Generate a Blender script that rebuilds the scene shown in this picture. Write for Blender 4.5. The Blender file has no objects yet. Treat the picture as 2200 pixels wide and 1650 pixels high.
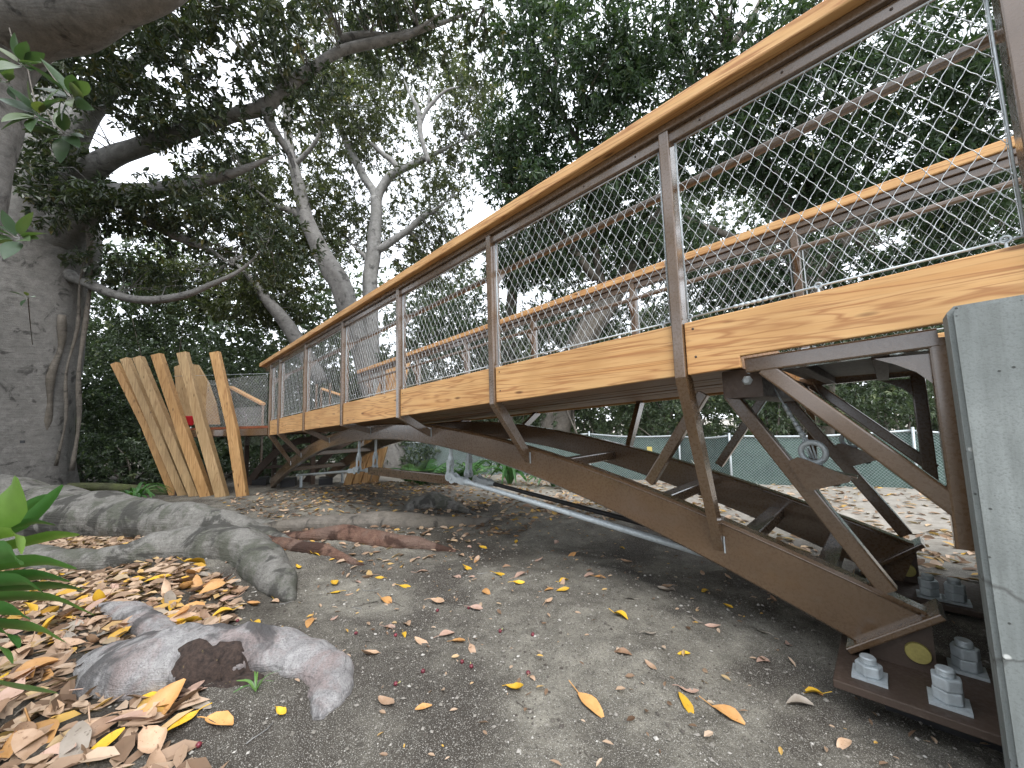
import bpy, math, random
import numpy as np
from mathutils import Vector, Matrix

# ------------------------------------------------------------------ camera, sky, sun, exposure
scene = bpy.context.scene
random.seed(7)
RNG = np.random.default_rng(11)
R = math.radians

CAM_YAW, CAM_PITCH, CAM_ROLL, CAM_H = R(45.93), R(5.50), R(1.71), 1.23
_F = Vector((-math.cos(CAM_YAW), math.sin(CAM_YAW), 0)); _R = Vector((math.sin(CAM_YAW), math.cos(CAM_YAW), 0)); _U = Vector((0, 0, 1))
_F2 = _F * math.cos(CAM_PITCH) + _U * math.sin(CAM_PITCH); _U2 = -_F * math.sin(CAM_PITCH) + _U * math.cos(CAM_PITCH)
_c, _s = math.cos(CAM_ROLL), math.sin(CAM_ROLL)
_Ui = _c * _U2 + _s * _R; _Ri = -_s * _U2 + _c * _R
cam_data = bpy.data.cameras.new("camera")
cam_data.sensor_width = 36.0
cam_data.lens = 826.0 / 2200.0 * 36.0
cam_data.clip_start = 0.05
cam_data.clip_end = 1000.0
cam = bpy.data.objects.new("camera", cam_data)
scene.collection.objects.link(cam)
cam.matrix_world = Matrix(((_Ri.x, _Ui.x, -_F2.x, 0), (_Ri.y, _Ui.y, -_F2.y, 0), (_Ri.z, _Ui.z, -_F2.z, CAM_H), (0, 0, 0, 1)))
scene.camera = cam

SUN_EL, SUN_AZ = 48.0, -24.0     # azimuth of the bright part of the overcast, from +X, counter-clockwise (the open side, right of the camera)
sun_dir = Vector((math.cos(R(SUN_AZ)) * math.cos(R(SUN_EL)), math.sin(R(SUN_AZ)) * math.cos(R(SUN_EL)), math.sin(R(SUN_EL))))
world = bpy.data.worlds.new("World")
scene.world = world
world.use_nodes = True
wn = world.node_tree
wn.nodes.clear()
w_out = wn.nodes.new("ShaderNodeOutputWorld")
w_bg = wn.nodes.new("ShaderNodeBackground")
w_sky = wn.nodes.new("ShaderNodeTexSky")
w_sky.sky_type = 'NISHITA'
w_sky.sun_disc = False
w_sky.sun_elevation = R(SUN_EL)
w_sky.sun_rotation = math.atan2(sun_dir.x, sun_dir.y)
w_mix = wn.nodes.new("ShaderNodeMix")
w_mix.data_type = 'RGBA'
w_mix.inputs[0].default_value = 0.88          # overcast: an even bright cloud sheet over most of the blue
w_mix.inputs[7].default_value = (13.2, 13.8, 14.8, 1)
wn.links.new(w_sky.outputs[0], w_mix.inputs[6])
wn.links.new(w_mix.outputs[2], w_bg.inputs[0])
w_bg.inputs[1].default_value = 0.105
wn.links.new(w_bg.outputs[0], w_out.inputs[0])

sun_data = bpy.data.lights.new("sun", 'SUN')
sun_data.energy = 1.5
sun_data.angle = R(28)
sun_data.color = (1.0, 0.97, 0.93)
sun = bpy.data.objects.new("sun", sun_data)
scene.collection.objects.link(sun)
sun.rotation_euler = sun_dir.to_track_quat('Z', 'Y').to_euler()

scene.view_settings.view_transform = 'Standard'
scene.view_settings.look = 'None'
scene.view_settings.gamma = 1.0
scene.view_settings.use_curve_mapping = False
scene.view_settings.exposure = 0.85
scene.render.engine = 'CYCLES'
scene.cycles.max_bounces = 6
scene.cycles.diffuse_bounces = 3
scene.cycles.glossy_bounces = 2
scene.cycles.transmission_bounces = 3
scene.cycles.transparent_max_bounces = 4
scene.cycles.caustics_reflective = False
scene.cycles.caustics_refractive = False
scene.cycles.use_denoising = True

COL = scene.collection

# ------------------------------------------------------------------ helpers
def tag(o, label=None, cat=None, group=None, kind=None):
    if label: o["label"] = label
    if cat: o["category"] = cat
    if group: o["group"] = group
    if kind: o["kind"] = kind
    return o

def empty(name, loc, label, cat, group=None):
    o = bpy.data.objects.new(name, None)
    o.empty_display_size = 0.2
    o.location = loc
    COL.objects.link(o)
    return tag(o, label, cat, group)

def link(name, me, mat=None, parent=None):
    if mat is not None and not me.materials:
        me.materials.append(mat)
    o = bpy.data.objects.new(name, me)
    COL.objects.link(o)
    if parent is not None:
        o.parent = parent
        top = parent
        loc = Vector((0, 0, 0))
        while top is not None:
            loc += Vector(top.location); top = top.parent
        o.location = -loc if me.get("world_space") else Vector((0, 0, 0))
    return o

class MB:
    """collects shapes in world coordinates; build() links them as one mesh object"""
    def __init__(self):
        self.v = []; self.f = []; self.sm = []
    def add(self, verts, faces, smooth=False):
        n = len(self.v)
        self.v += [tuple(map(float, p)) for p in verts]
        self.f += [tuple(i + n for i in q) for q in faces]
        self.sm += [smooth] * len(faces)
        return self
    def box(self, x0, x1, y0, y1, z0, z1):
        P = [(x, y, z) for z in (z0, z1) for y in (y0, y1) for x in (x0, x1)]
        return self.add(P, [(0, 2, 3, 1), (4, 5, 7, 6), (0, 1, 5, 4), (2, 6, 7, 3), (0, 4, 6, 2), (1, 3, 7, 5)])
    def bar(self, p0, p1, w, h, up=(0, 0, 1), r=0.006, taper=1.0):
        """bar of rounded rectangular section: w sideways, h along up"""
        p0 = Vector(p0); p1 = Vector(p1)
        d = (p1 - p0).normalized(); s = d.cross(Vector(up))
        if s.length < 1e-5: s = d.cross(Vector((1, 0, 0)))
        s.normalize(); u = s.cross(d).normalized()
        sec = []
        hw, hh = w / 2, h / 2
        for sx, sy, a0 in ((1, 1, 0), (-1, 1, 90), (-1, -1, 180), (1, -1, 270)):
            for a in (0, 45, 90):
                t = R(a0 + a)
                sec.append((sx * (hw - r) + r * math.cos(t), sy * (hh - r) + r * math.sin(t)))
        n = len(sec)
        P = [p0 + s * a + u * b for a, b in sec] + [p1 + s * a * taper + u * b * taper for a, b in sec]
        F = [(i, (i + 1) % n, n + (i + 1) % n, n + i) for i in range(n)]
        self.add(P, F)
        self.add(P, [tuple(range(n - 1, -1, -1)), tuple(range(n, 2 * n))])
        return self
    def prism(self, poly, axis, a0, a1):
        """poly: 2-D outline (counter-clockwise); axis 'x' -> (y,z) outline, 'y' -> (x,z), 'z' -> (x,y)"""
        n = len(poly)
        def pt(q, a):
            return (a, q[0], q[1]) if axis == 'x' else ((q[0], a, q[1]) if axis == 'y' else (q[0], q[1], a))
        P = [pt(q, a0) for q in poly] + [pt(q, a1) for q in poly]
        F = [(i, (i + 1) % n, n + (i + 1) % n, n + i) for i in range(n)]
        F += [tuple(range(n - 1, -1, -1)), tuple(range(n, 2 * n))]
        return self.add(P, F)
    def tube(self, path, rad, seg=8, smooth=True, cap=True, wob=0.0, seed=0, flat=1.0, flute=0.0, nfl=5):
        path = [Vector(p) for p in path]
        n = len(path)
        if not hasattr(rad, '__len__'): rad = [rad] * n
        t0 = (path[1] - path[0]).normalized()
        ref = Vector((0, 0, 1)) if abs(t0.z) < 0.9 else Vector((1, 0, 0))
        s = t0.cross(ref).normalized()
        rs = random.Random(seed)
        ph = [rs.uniform(0, 6.28) for _ in range(6)]
        P = []
        for i, p in enumerate(path):
            t = (path[min(i + 1, n - 1)] - path[max(i - 1, 0)]).normalized()
            s = (s - t * s.dot(t)).normalized()
            u = t.cross(s)
            for k in range(seg):
                a = 2 * math.pi * k / seg
                q = rad[i]
                if wob:
                    q *= 1 + wob * (math.sin(2 * a + ph[0] + i * .33) * .5 + math.sin(3 * a + ph[1] - i * .21) * .35 + math.sin(a + ph[2] + i * .57) * .5 + math.sin(5 * a + ph[3] + i * .9) * .15)
                if flute:
                    q *= 1 + flute * math.sin(nfl * a + ph[4] + i * .05) * (1 - i / n)
                P.append(p + s * math.cos(a) * q + u * math.sin(a) * q * flat)
        F = [(i * seg + k, i * seg + (k + 1) % seg, (i + 1) * seg + (k + 1) % seg, (i + 1) * seg + k) for i in range(n - 1) for k in range(seg)]
        if cap:
            F += [tuple(range(seg - 1, -1, -1)), tuple(range((n - 1) * seg, n * seg))]
        return self.add(P, F, smooth)
    def lathe(self, c, axis, prof, seg=16, smooth=True):
        """prof: list of (distance along axis, radius)"""
        d = Vector(axis).normalized(); c = Vector(c)
        s = d.cross(Vector((0, 0, 1)));
        if s.length < 1e-4: s = Vector((1, 0, 0))
        s.normalize(); u = d.cross(s)
        P = [c + d * a + (s * math.cos(2 * math.pi * k / seg) + u * math.sin(2 * math.pi * k / seg)) * r for a, r in prof for k in range(seg)]
        n = len(prof)
        F = [(i * seg + k, i * seg + (k + 1) % seg, (i + 1) * seg + (k + 1) % seg, (i + 1) * seg + k) for i in range(n - 1) for k in range(seg)]
        self.add(P, F, smooth)
        return self.add(P, [tuple(range(seg - 1, -1, -1)), tuple(range((n - 1) * seg, n * seg))])
    def torus(self, c, nrm, r, rr, seg=20, sub=8):
        d = Vector(nrm).normalized(); c = Vector(c)
        s = d.cross(Vector((0, 0, 1)))
        if s.length < 1e-4: s = Vector((1, 0, 0))
        s.normalize(); u = d.cross(s)
        P = []
        for i in range(seg):
            a = 2 * math.pi * i / seg; e = s * math.cos(a) + u * math.sin(a)
            for k in range(sub):
                b = 2 * math.pi * k / sub
                P.append(c + e * (r + rr * math.cos(b)) + d * rr * math.sin(b))
        F = [(i * sub + k, ((i + 1) % seg) * sub + k, ((i + 1) % seg) * sub + (k + 1) % sub, i * sub + (k + 1) % sub) for i in range(seg) for k in range(sub)]
        return self.add(P, F, True)
    def mesh(self, name, mat=None, fixn=True):
        me = bpy.data.meshes.new(name)
        me.from_pydata(self.v, [], self.f)
        me.polygons.foreach_set("use_smooth", self.sm)
        me["world_space"] = 1
        if fixn:
            import bmesh
            bm = bmesh.new(); bm.from_mesh(me); bmesh.ops.recalc_face_normals(bm, faces=bm.faces[:]); bm.to_mesh(me); bm.free()
        me.update()
        if mat: me.materials.append(mat)
        return me
    def build(self, name, mat, parent=None, fixn=True):
        return link(name, self.mesh(name, mat, fixn), None, parent)

def spline(pts, n):
    """Catmull-Rom through pts (tuples of any length), n samples per span"""
    P = [np.array(p, float) for p in pts]
    P = [2 * P[0] - P[1]] + P + [2 * P[-1] - P[-2]]
    out = []
    for i in range(1, len(P) - 2):
        a, b, c, d = P[i - 1], P[i], P[i + 1], P[i + 2]
        for k in range(n):
            t = k / n
            out.append(.5 * ((2 * b) + (c - a) * t + (2 * a - 5 * b + 4 * c - d) * t * t + (3 * b - a - 3 * c + d) * t ** 3))
    out.append(P[-2])
    return out

def vnoise(P, scale, seed=0):
    """smooth value noise in 0..1 for an (n,3) array"""
    P = np.asarray(P, float) * scale + seed * 17.31
    i = np.floor(P).astype(np.int64); f = P - i; f = f * f * (3 - 2 * f)
    def h(a, b, c):
        n = (a * 374761393 + b * 668265263 + c * 2147483647 + seed * 1013904223) & 0xffffffff
        n = ((n ^ (n >> 13)) * 1274126177) & 0xffffffff
        return ((n ^ (n >> 16)) & 0xffff) / 65535.0
    r = 0
    for dx in (0, 1):
        for dy in (0, 1):
            for dz in (0, 1):
                w = (f[:, 0] if dx else 1 - f[:, 0]) * (f[:, 1] if dy else 1 - f[:, 1]) * (f[:, 2] if dz else 1 - f[:, 2])
                r = r + w * h(i[:, 0] + dx, i[:, 1] + dy, i[:, 2] + dz)
    return r

def np_mesh(name, V, F, smooth=False, tint=None):
    """fast mesh from numpy arrays; F is (n,3) or (n,4)"""
    me = bpy.data.meshes.new(name)
    V = np.ascontiguousarray(V, np.float32); F = np.ascontiguousarray(F, np.int32)
    k = F.shape[1]
    me.vertices.add(len(V)); me.vertices.foreach_set("co", V.ravel())
    me.loops.add(F.size); me.loops.foreach_set("vertex_index", F.ravel())
    me.polygons.add(len(F))
    me.polygons.foreach_set("loop_start", np.arange(0, F.size, k, dtype=np.int32))
    me.polygons.foreach_set("use_smooth", np.full(len(F), smooth, dtype=bool))
    me.update(calc_edges=True)
    me.validate()
    if tint is not None:
        a = me.attributes.new("tint", 'FLOAT', 'POINT')
        a.data.foreach_set("value", np.ascontiguousarray(tint, np.float32))
    me["world_space"] = 1
    return me

# ------------------------------------------------------------------ materials
def newmat(name):
    m = bpy.data.materials.new(name); m.use_nodes = True
    nt = m.node_tree
    b = nt.nodes["Principled BSDF"]
    return m, nt, b

def nd(nt, kind, **kw):
    n = nt.nodes.new(kind)
    for k, v in kw.items():
        if k.startswith("i_"): n.inputs[k[2:].replace("_", " ")].default_value = v
        else: setattr(n, k, v)
    return n

def coords(nt, kind="Object", scale=(1, 1, 1), loc=(0, 0, 0), rot=(0, 0, 0), rand=False):
    tc = nd(nt, "ShaderNodeTexCoord")
    mp = nd(nt, "ShaderNodeMapping")
    mp.inputs["Scale"].default_value = scale; mp.inputs["Location"].default_value = loc; mp.inputs["Rotation"].default_value = rot
    nt.links.new(tc.outputs[kind], mp.inputs["Vector"])
    if rand:
        oi = nd(nt, "ShaderNodeObjectInfo")
        ml = nd(nt, "ShaderNodeMath", operation='MULTIPLY'); ml.inputs[1].default_value = 37.0
        nt.links.new(oi.outputs["Random"], ml.inputs[0])
        ad = nd(nt, "ShaderNodeVectorMath", operation='ADD')
        nt.links.new(mp.outputs[0], ad.inputs[0]); nt.links.new(ml.outputs[0], ad.inputs[1])
        return ad.outputs[0]
    return mp.outputs[0]

def noise(nt, vec, scale, detail=4, rough=.55, dist=0.0):
    n = nd(nt, "ShaderNodeTexNoise")
    n.inputs["Scale"].default_value = scale; n.inputs["Detail"].default_value = detail
    n.inputs["Roughness"].default_value = rough; n.inputs["Distortion"].default_value = dist
    nt.links.new(vec, n.inputs["Vector"])
    return n.outputs["Fac"]

def ramp(nt, fac, stops):
    r = nd(nt, "ShaderNodeValToRGB")
    e = r.color_ramp.elements
    while len(e) < len(stops): e.new(0.5)
    for i, (p, c) in enumerate(stops):
        e[i].position = p
        e[i].color = (c, c, c, 1) if not hasattr(c, '__len__') else (*c, 1)
    nt.links.new(fac, r.inputs[0])
    return r.outputs[0]

def mixc(nt, fac, a, b, mode='MIX'):
    m = nd(nt, "ShaderNodeMix", data_type='RGBA', blend_type=mode)
    for sock, v in ((m.inputs[0], fac), (m.inputs[6], a), (m.inputs[7], b)):
        if hasattr(v, 'is_linked') or hasattr(v, 'links'): nt.links.new(v, sock)
        elif hasattr(v, '__len__'): sock.default_value = (*v, 1) if len(v) == 3 else v
        else: sock.default_value = v
    return m.outputs[2]

def bump(nt, b, h, strength=.4, dist=.01):
    n = nd(nt, "ShaderNodeBump"); n.inputs["Strength"].default_value = strength; n.inputs["Distance"].default_value = dist
    nt.links.new(h, n.inputs["Height"]); nt.links.new(n.outputs[0], b.inputs["Normal"])
    return n

def setc(nt, b, col):
    if hasattr(col, 'links'): nt.links.new(col, b.inputs["Base Color"])
    else: b.inputs["Base Color"].default_value = (*col, 1)

def m_paint(name, col, rough=.32, dirt=.5, dirtcol=(.22, .17, .12), coat=1.0):
    m, nt, b = newmat(name)
    v = coords(nt, "Object")
    n1 = noise(nt, v, 3.0, 5, .6); n2 = noise(nt, v, 60, 3, .6); n3 = noise(nt, v, 260, 2, .5)
    c = mixc(nt, ramp(nt, n1, [(.35, 0.), (.75, 1.)]), [k * .86 for k in col], [k * 1.18 for k in col])
    n4 = noise(nt, v, 17, 6, .7)
    c = mixc(nt, ramp(nt, n4, [(.56, 0.), (.74, dirt * .55)]), c, dirtcol)
    setc(nt, b, c)
    rr = ramp(nt, n2, [(.3, rough * .8), (.75, rough * 1.5)])
    nt.links.new(rr, b.inputs["Roughness"])
    b.inputs["Coat Weight"].default_value = coat; b.inputs["Coat Roughness"].default_value = .13; b.inputs["Coat IOR"].default_value = 1.62
    bump(nt, b, n3, .02, .001)
    return m

def m_wood(name, dark, mid, light, along='x', knots=True, scale=1.0, rough=.5):
    m, nt, b = newmat(name)
    lo, hi = 0.9 * scale, 26 * scale
    sc = (lo, hi, hi) if along == 'x' else (hi, hi, lo)
    sw = (.45 * scale, 9 * scale, 9 * scale) if along == 'x' else (9 * scale, 9 * scale, .45 * scale)
    v = coords(nt, "Object", scale=sc, rand=True)
    vw = coords(nt, "Object", scale=sw, rand=True)
    big = noise(nt, vw, 1.2, 3, .5, .6)
    w = nd(nt, "ShaderNodeMath", operation='MULTIPLY'); w.inputs[1].default_value = 19.0
    nt.links.new(big, w.inputs[0])
    fr = nd(nt, "ShaderNodeMath", operation='PINGPONG'); fr.inputs[1].default_value = 1.0
    nt.links.new(w.outputs[0], fr.inputs[0])
    grain = noise(nt, v, 1.0, 6, .65, .3)
    ring = ramp(nt, fr.outputs[0], [(0., 0.), (.55, .1), (.95, 1.)])
    c = mixc(nt, ramp(nt, grain, [(.3, 0.), (.72, 1.)]), mid, light)
    c = mixc(nt, mixc(nt, .7, (0, 0, 0), ring), c, dark)
    thin = noise(nt, coords(nt, 'Object', scale=[k * 4 for k in sc], rand=True), 1.0, 3, .6)
    c = mixc(nt, ramp(nt, thin, [(.56, 0.), (.70, .45)]), c, dark)
    blot = noise(nt, coords(nt, "Object", scale=(1.6, 1.6, 1.6), rand=True), 1.3, 3, .5)
    c = mixc(nt, ramp(nt, blot, [(.42, 0.), (.7, .55)]), c, [k * .72 for k in mid])
    if knots:
        vo = nd(nt, "ShaderNodeTexVoronoi"); vo.inputs["Scale"].default_value = 1.0
        kv = coords(nt, "Object", scale=(2.3, 9, 9) if along == 'x' else (8, 8, 2.6), rand=True)
        nt.links.new(kv, vo.inputs["Vector"])
        c = mixc(nt, ramp(nt, vo.outputs["Distance"], [(.05, .85), (.13, 0.)]), c, [k * .35 for k in dark])
    setc(nt, b, c)
    b.inputs["Roughness"].default_value = rough
    b.inputs["Specular IOR Level"].default_value = .4
    bump(nt, b, mixc(nt, .5, grain, ring), .18, .004)
    return m

def m_metal(name, col, rough=.45, metal=.55, mott=40):
    m, nt, b = newmat(name)
    v = coords(nt, "Object")
    n1 = noise(nt, v, mott, 4, .65); n2 = noise(nt, v, 9, 3, .5)
    c = mixc(nt, n1, [k * .62 for k in col], [min(1, k * 1.3) for k in col])
    c = mixc(nt, ramp(nt, n2, [(.55, 0.), (.8, .45)]), c, [k * .5 for k in col])
    setc(nt, b, c)
    b.inputs["Metallic"].default_value = metal; b.inputs["Roughness"].default_value = rough
    bump(nt, b, n1, .15, .002)
    return m

def m_concrete(name):
    m, nt, b = newmat(name)
    v = coords(nt, "Object")
    n1 = noise(nt, v, 2.2, 6, .6); n2 = noise(nt, v, 140, 3, .7)
    streak = noise(nt, coords(nt, "Object", scale=(9, 9, .8)), 2.0, 5, .65)
    c = ramp(nt, n1, [(.3, (.19, .21, .205)), (.7, (.30, .325, .315))])
    c = mixc(nt, ramp(nt, streak, [(.45, 0.), (.75, .6)]), c, (.12, .13, .12))
    c = mixc(nt, ramp(nt, n2, [(.35, .5), (.5, 0.)]), c, (.16, .17, .165))
    vo = nd(nt, "ShaderNodeTexVoronoi"); vo.inputs["Scale"].default_value = 24
    nt.links.new(v, vo.inputs["Vector"])
    pits = ramp(nt, vo.outputs["Distance"], [(.07, 1.), (.12, 0.)])
    c = mixc(nt, pits, c, (.08, .085, .08))
    gate = noise(nt, v, 6, 2, .5)
    spl = nd(nt, "ShaderNodeTexVoronoi"); spl.inputs["Scale"].default_value = 13
    nt.links.new(v, spl.inputs["Vector"])
    c = mixc(nt, mixc(nt, ramp(nt, gate, [(.55, 0.), (.62, 1.)]), (0, 0, 0), ramp(nt, spl.outputs["Distance"], [(.08, .9), (.13, 0.)])), c, (.72, .73, .7))
    ck = nd(nt, "ShaderNodeTexVoronoi", feature='DISTANCE_TO_EDGE'); ck.inputs["Scale"].default_value = 1.15
    dv = nd(nt, "ShaderNodeVectorMath", operation='ADD')
    nn = nd(nt, "ShaderNodeTexNoise"); nn.inputs["Scale"].default_value = 5; nn.inputs["Detail"].default_value = 4
    nt.links.new(v, nn.inputs["Vector"]); nt.links.new(v, dv.inputs[0]); 
    sc = nd(nt, "ShaderNodeVectorMath", operation='SCALE'); sc.inputs["Scale"].default_value = .16
    nt.links.new(nn.outputs["Color"], sc.inputs[0]); nt.links.new(sc.outputs[0], dv.inputs[1]); nt.links.new(dv.outputs[0], ck.inputs["Vector"])
    c = mixc(nt, ramp(nt, ck.outputs["Distance"], [(.002, .8), (.006, 0.)]), c, (.1, .1, .095))
    setc(nt, b, c); b.inputs["Roughness"].default_value = .85; b.inputs["Specular IOR Level"].default_value = .25
    bump(nt, b, mixc(nt, .6, n2, pits), .5, .004)
    return m

def m_bark(name, light, dark, patch, ring=1.0, fs=1.0):
    m, nt, b = newmat(name)
    v = coords(nt, "Object")
    big = noise(nt, v, 1.1 * fs * fs, 6, .65, .5); mid = noise(nt, v, 7 * fs, 6, .7, .3); fine = noise(nt, v, 55 * fs, 4, .75)
    rings = noise(nt, coords(nt, "Object", scale=(1.2, 1.2, 22)), 2.2, 5, .7, .2)
    c = ramp(nt, mid, [(.28, dark), (.68, light)])
    c = mixc(nt, ramp(nt, big, [(.48, 0.), (.68, .75)] if fs == 1 else [(.47, 0.), (.6, .7)]), c, patch)
    c = mixc(nt, ramp(nt, rings, [(.5, 0.), (.72, .38 * ring)]), c, [k * .45 for k in dark])
    spots = noise(nt, v, 3.2 * fs if fs == 1 else 2.6, 6, .62, .7)
    c = mixc(nt, ramp(nt, spots, [(.57, 0.), (.66, .8)] if fs == 1 else [(.515, 0.), (.575, .85)]), c, [k * (.3 if fs == 1 else .38) for k in dark])
    c = mixc(nt, ramp(nt, fine, [(.34, .3 + .3 * (fs > 1)), (.52, 0.)]), c, [k * .5 for k in dark])
    setc(nt, b, c); b.inputs["Roughness"].default_value = .82; b.inputs["Specular IOR Level"].default_value = .3
    bump(nt, b, mixc(nt, .5, mixc(nt, .5, mid, fine), rings), .9, .03 + .03 * (fs > 1))
    return m

def m_leaf(name, stops, rough=.38, trans=.28, spec=.5, vein=False):
    m, nt, b = newmat(name)
    at = nd(nt, "ShaderNodeAttribute"); at.attribute_name = "tint"
    c = ramp(nt, at.outputs["Fac"], stops)
    v = coords(nt, "Object")
    n1 = noise(nt, v, 14, 3, .6)
    c = mixc(nt, .35, c, mixc(nt, n1, (.3, .3, .3), (1.5, 1.5, 1.4)), 'MULTIPLY')
    setc(nt, b, c)
    b.inputs["Roughness"].default_value = rough; b.inputs["Specular IOR Level"].default_value = spec
    tr = nd(nt, "ShaderNodeBsdfTranslucent")
    nt.links.new(mixc(nt, 1.0, c, (1.3, 1.5, .55), 'MULTIPLY'), tr.inputs["Color"])
    mx = nd(nt, "ShaderNodeMixShader"); mx.inputs[0].default_value = trans
    out = nt.nodes["Material Output"]
    nt.links.new(b.outputs[0], mx.inputs[1]); nt.links.new(tr.outputs[0], mx.inputs[2]); nt.links.new(mx.outputs[0], out.inputs[0])
    return m

def m_fallen(name, col, edge, spot):
    m, nt, b = newmat(name)
    v = coords(nt, "Object", rand=True)
    n1 = noise(nt, v, 22, 4, .6); n2 = noise(nt, v, 90, 3, .6)
    c = mixc(nt, ramp(nt, n1, [(.35, 0.), (.7, 1.)]), col, edge)
    c = mixc(nt, ramp(nt, n2, [(.62, 0.), (.7, .8)]), c, spot)
    oi = nd(nt, "ShaderNodeObjectInfo")
    c = mixc(nt, .5, c, ramp(nt, oi.outputs["Random"], [(0., (.55, .5, .48)), (1., (1.35, 1.3, 1.25))]), 'MULTIPLY')
    setc(nt, b, c); b.inputs["Roughness"].default_value = .55
    bump(nt, b, n1, .3, .004)
    return m

MAT = {}
MAT['paint'] = m_paint('brown_steel_paint', (.118, .070, .036), rough=.26)
MAT['rust'] = m_paint('weathered_brown_steel', (.066, .044, .032), rough=.55, dirt=.9, dirtcol=(.17, .135, .105), coat=.0)
MAT['cedar'] = m_wood('oiled_cedar', (.33, .125, .042), (.62, .325, .12), (.76, .49, .225))
MAT['cedar_y'] = m_wood('oiled_cedar_upright', (.26, .12, .045), (.46, .255, .10), (.60, .38, .175), along='z')
MAT['cedar_pale'] = m_wood('weathered_cedar_upright', (.23, .13, .06), (.42, .275, .135), (.56, .40, .22), along='z')
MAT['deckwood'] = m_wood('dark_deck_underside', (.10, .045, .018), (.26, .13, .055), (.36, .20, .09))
MAT['redwood'] = m_wood('red_deck_edge', (.12, .03, .012), (.25, .07, .03), (.33, .11, .05))
MAT['galv'] = m_metal('galvanised_steel', (.50, .55, .57), .48, .25)
MAT['wire'] = m_metal('stainless_wire', (.66, .69, .70), .4, .55, 80)
MAT['brass'] = m_metal('brass_disc', (.42, .36, .12), .5, .5, 90)
MAT['blackmetal'] = m_metal('black_steel', (.03, .03, .032), .5, .2)
MAT['concrete'] = m_concrete('cast_concrete')
MAT['panel'] = m_paint('grey_soffit_panel', (.22, .22, .21), rough=.6, dirt=.3, coat=0.)

# ------------------------------------------------------------------ ground
ROOT_MOUNDS = [(-5.6, .55, 1.3, .5, .10), (-2.55, .5, .9, .6, .07), (-4.6, 1.9, 1.6, .7, .05), (-8.5, 3.2, 3.0, 1.6, .12), (-3.0, 4.6, 2.0, .8, .06), (-1.3, 1.2, 1.2, .8, .03)]

def ground_z(x, y, fine=True):
    x = np.asarray(x, float); y = np.asarray(y, float)
    d = -.695 * x + .718 * y
    z = -.036 * np.clip(d - 3.0, 0, 9) - .01 * np.clip(d - 12, 0, 40)
    P = np.stack([x.ravel(), y.ravel(), np.zeros(x.size)], 1)
    z = z + ((vnoise(P, .9, 3) - .5) * .09 + (vnoise(P, 2.6, 4) - .5) * .04).reshape(x.shape)
    for cx, cy, rx, ry, h in ROOT_MOUNDS:
        z = z + h * np.exp(-((x - cx) / rx) ** 2 - ((y - cy) / ry) ** 2)
    # shallow trench in front of the bearing
    z = z - .05 * np.exp(-((x - .1) / .8) ** 2 - ((y - 2.6) / .7) ** 2)
    if fine:
        z = z + ((vnoise(P, 8, 5) - .5) * .022 + (vnoise(P, 23, 6) - .5) * .012 + (vnoise(P, 60, 8) - .5) * .006).reshape(x.shape)
    return z

def gz(x, y):
    return float(ground_z(np.array([x]), np.array([y]), False)[0])

def axis(lo, hi, step, far):
    a = list(np.arange(lo, hi + step / 2, step))
    s = step; p = hi; up = []
    while p < far: s *= 1.16; p += s; up.append(p)
    s = step; p = lo; dn = []
    while p > -far: s *= 1.16; p -= s; dn.append(p)
    return np.array(dn[::-1] + a + up)

gx = axis(-6.5, 1.2, .026, 220); gy = axis(-.8, 4.2, .026, 220)
GX, GY = np.meshgrid(gx, gy, indexing='ij')
GZ = ground_z(GX, GY)
V = np.stack([GX.ravel(), GY.ravel(), GZ.ravel()], 1)
nx, ny = len(gx), len(gy)
ii = (np.arange(nx - 1)[:, None] * ny + np.arange(ny - 1)[None, :]).ravel()
lz = np.where(GX > -3.2, .30 + .05 * np.sin(GX * 7) + np.maximum(0, -GX - 2.4) * .45, .62 + .1 * np.sin(GX * 3))
humus = np.clip((lz - GY) / .25 + .5 + (vnoise(V, 6, 31).reshape(GX.shape) - .5) * 1.6, 0, 1) * (GX < -1.2)
humus = np.maximum(humus, np.clip(1.25 - np.sqrt(((GX + 3.3) / 1.2) ** 2 + ((GY - 2.6) / .45) ** 2), 0, 1) * .9)
humus = np.maximum(humus, np.clip(1.2 - np.sqrt(((GX + 3.3) / .9) ** 2 + ((GY - .75) / .35) ** 2), 0, 1) * .9)
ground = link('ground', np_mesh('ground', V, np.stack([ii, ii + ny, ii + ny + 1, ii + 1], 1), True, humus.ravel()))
tag(ground, 'bare grey brown soil under the fig trees', 'ground', kind='structure')
m, nt, b = newmat('bare_soil')
v = coords(nt, "Object")
n_big = noise(nt, v, .9, 6, .62, .5); n_mid = noise(nt, v, 5.5, 6, .68); n_fine = noise(nt, v, 75, 4, .75); n_grit = noise(nt, v, 230, 2, .6)
c = ramp(nt, n_mid, [(.28, (.095, .086, .070)), (.5, (.20, .187, .155)), (.72, (.31, .29, .24))])
c = mixc(nt, ramp(nt, n_big, [(.46, 0.), (.60, .9)]), c, (.050, .042, .035))
c = mixc(nt, ramp(nt, n_fine, [(.3, .75), (.52, 0.)]), c, (.05, .045, .04))
c = mixc(nt, ramp(nt, n_grit, [(.56, 0.), (.68, .8)]), c, (.52, .50, .45))
sep = nd(nt, "ShaderNodeSeparateXYZ"); nt.links.new(v, sep.inputs[0])     # open-sky brightness beyond the arch, put into the soil colour as a paler tone
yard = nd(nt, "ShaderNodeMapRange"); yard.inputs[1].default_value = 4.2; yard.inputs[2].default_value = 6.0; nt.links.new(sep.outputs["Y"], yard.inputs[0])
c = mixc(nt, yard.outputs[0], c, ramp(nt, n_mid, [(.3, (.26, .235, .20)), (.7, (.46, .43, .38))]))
at = nd(nt, "ShaderNodeAttribute"); at.attribute_name = "tint"      # dark leaf mould under the litter and between the roots
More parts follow.
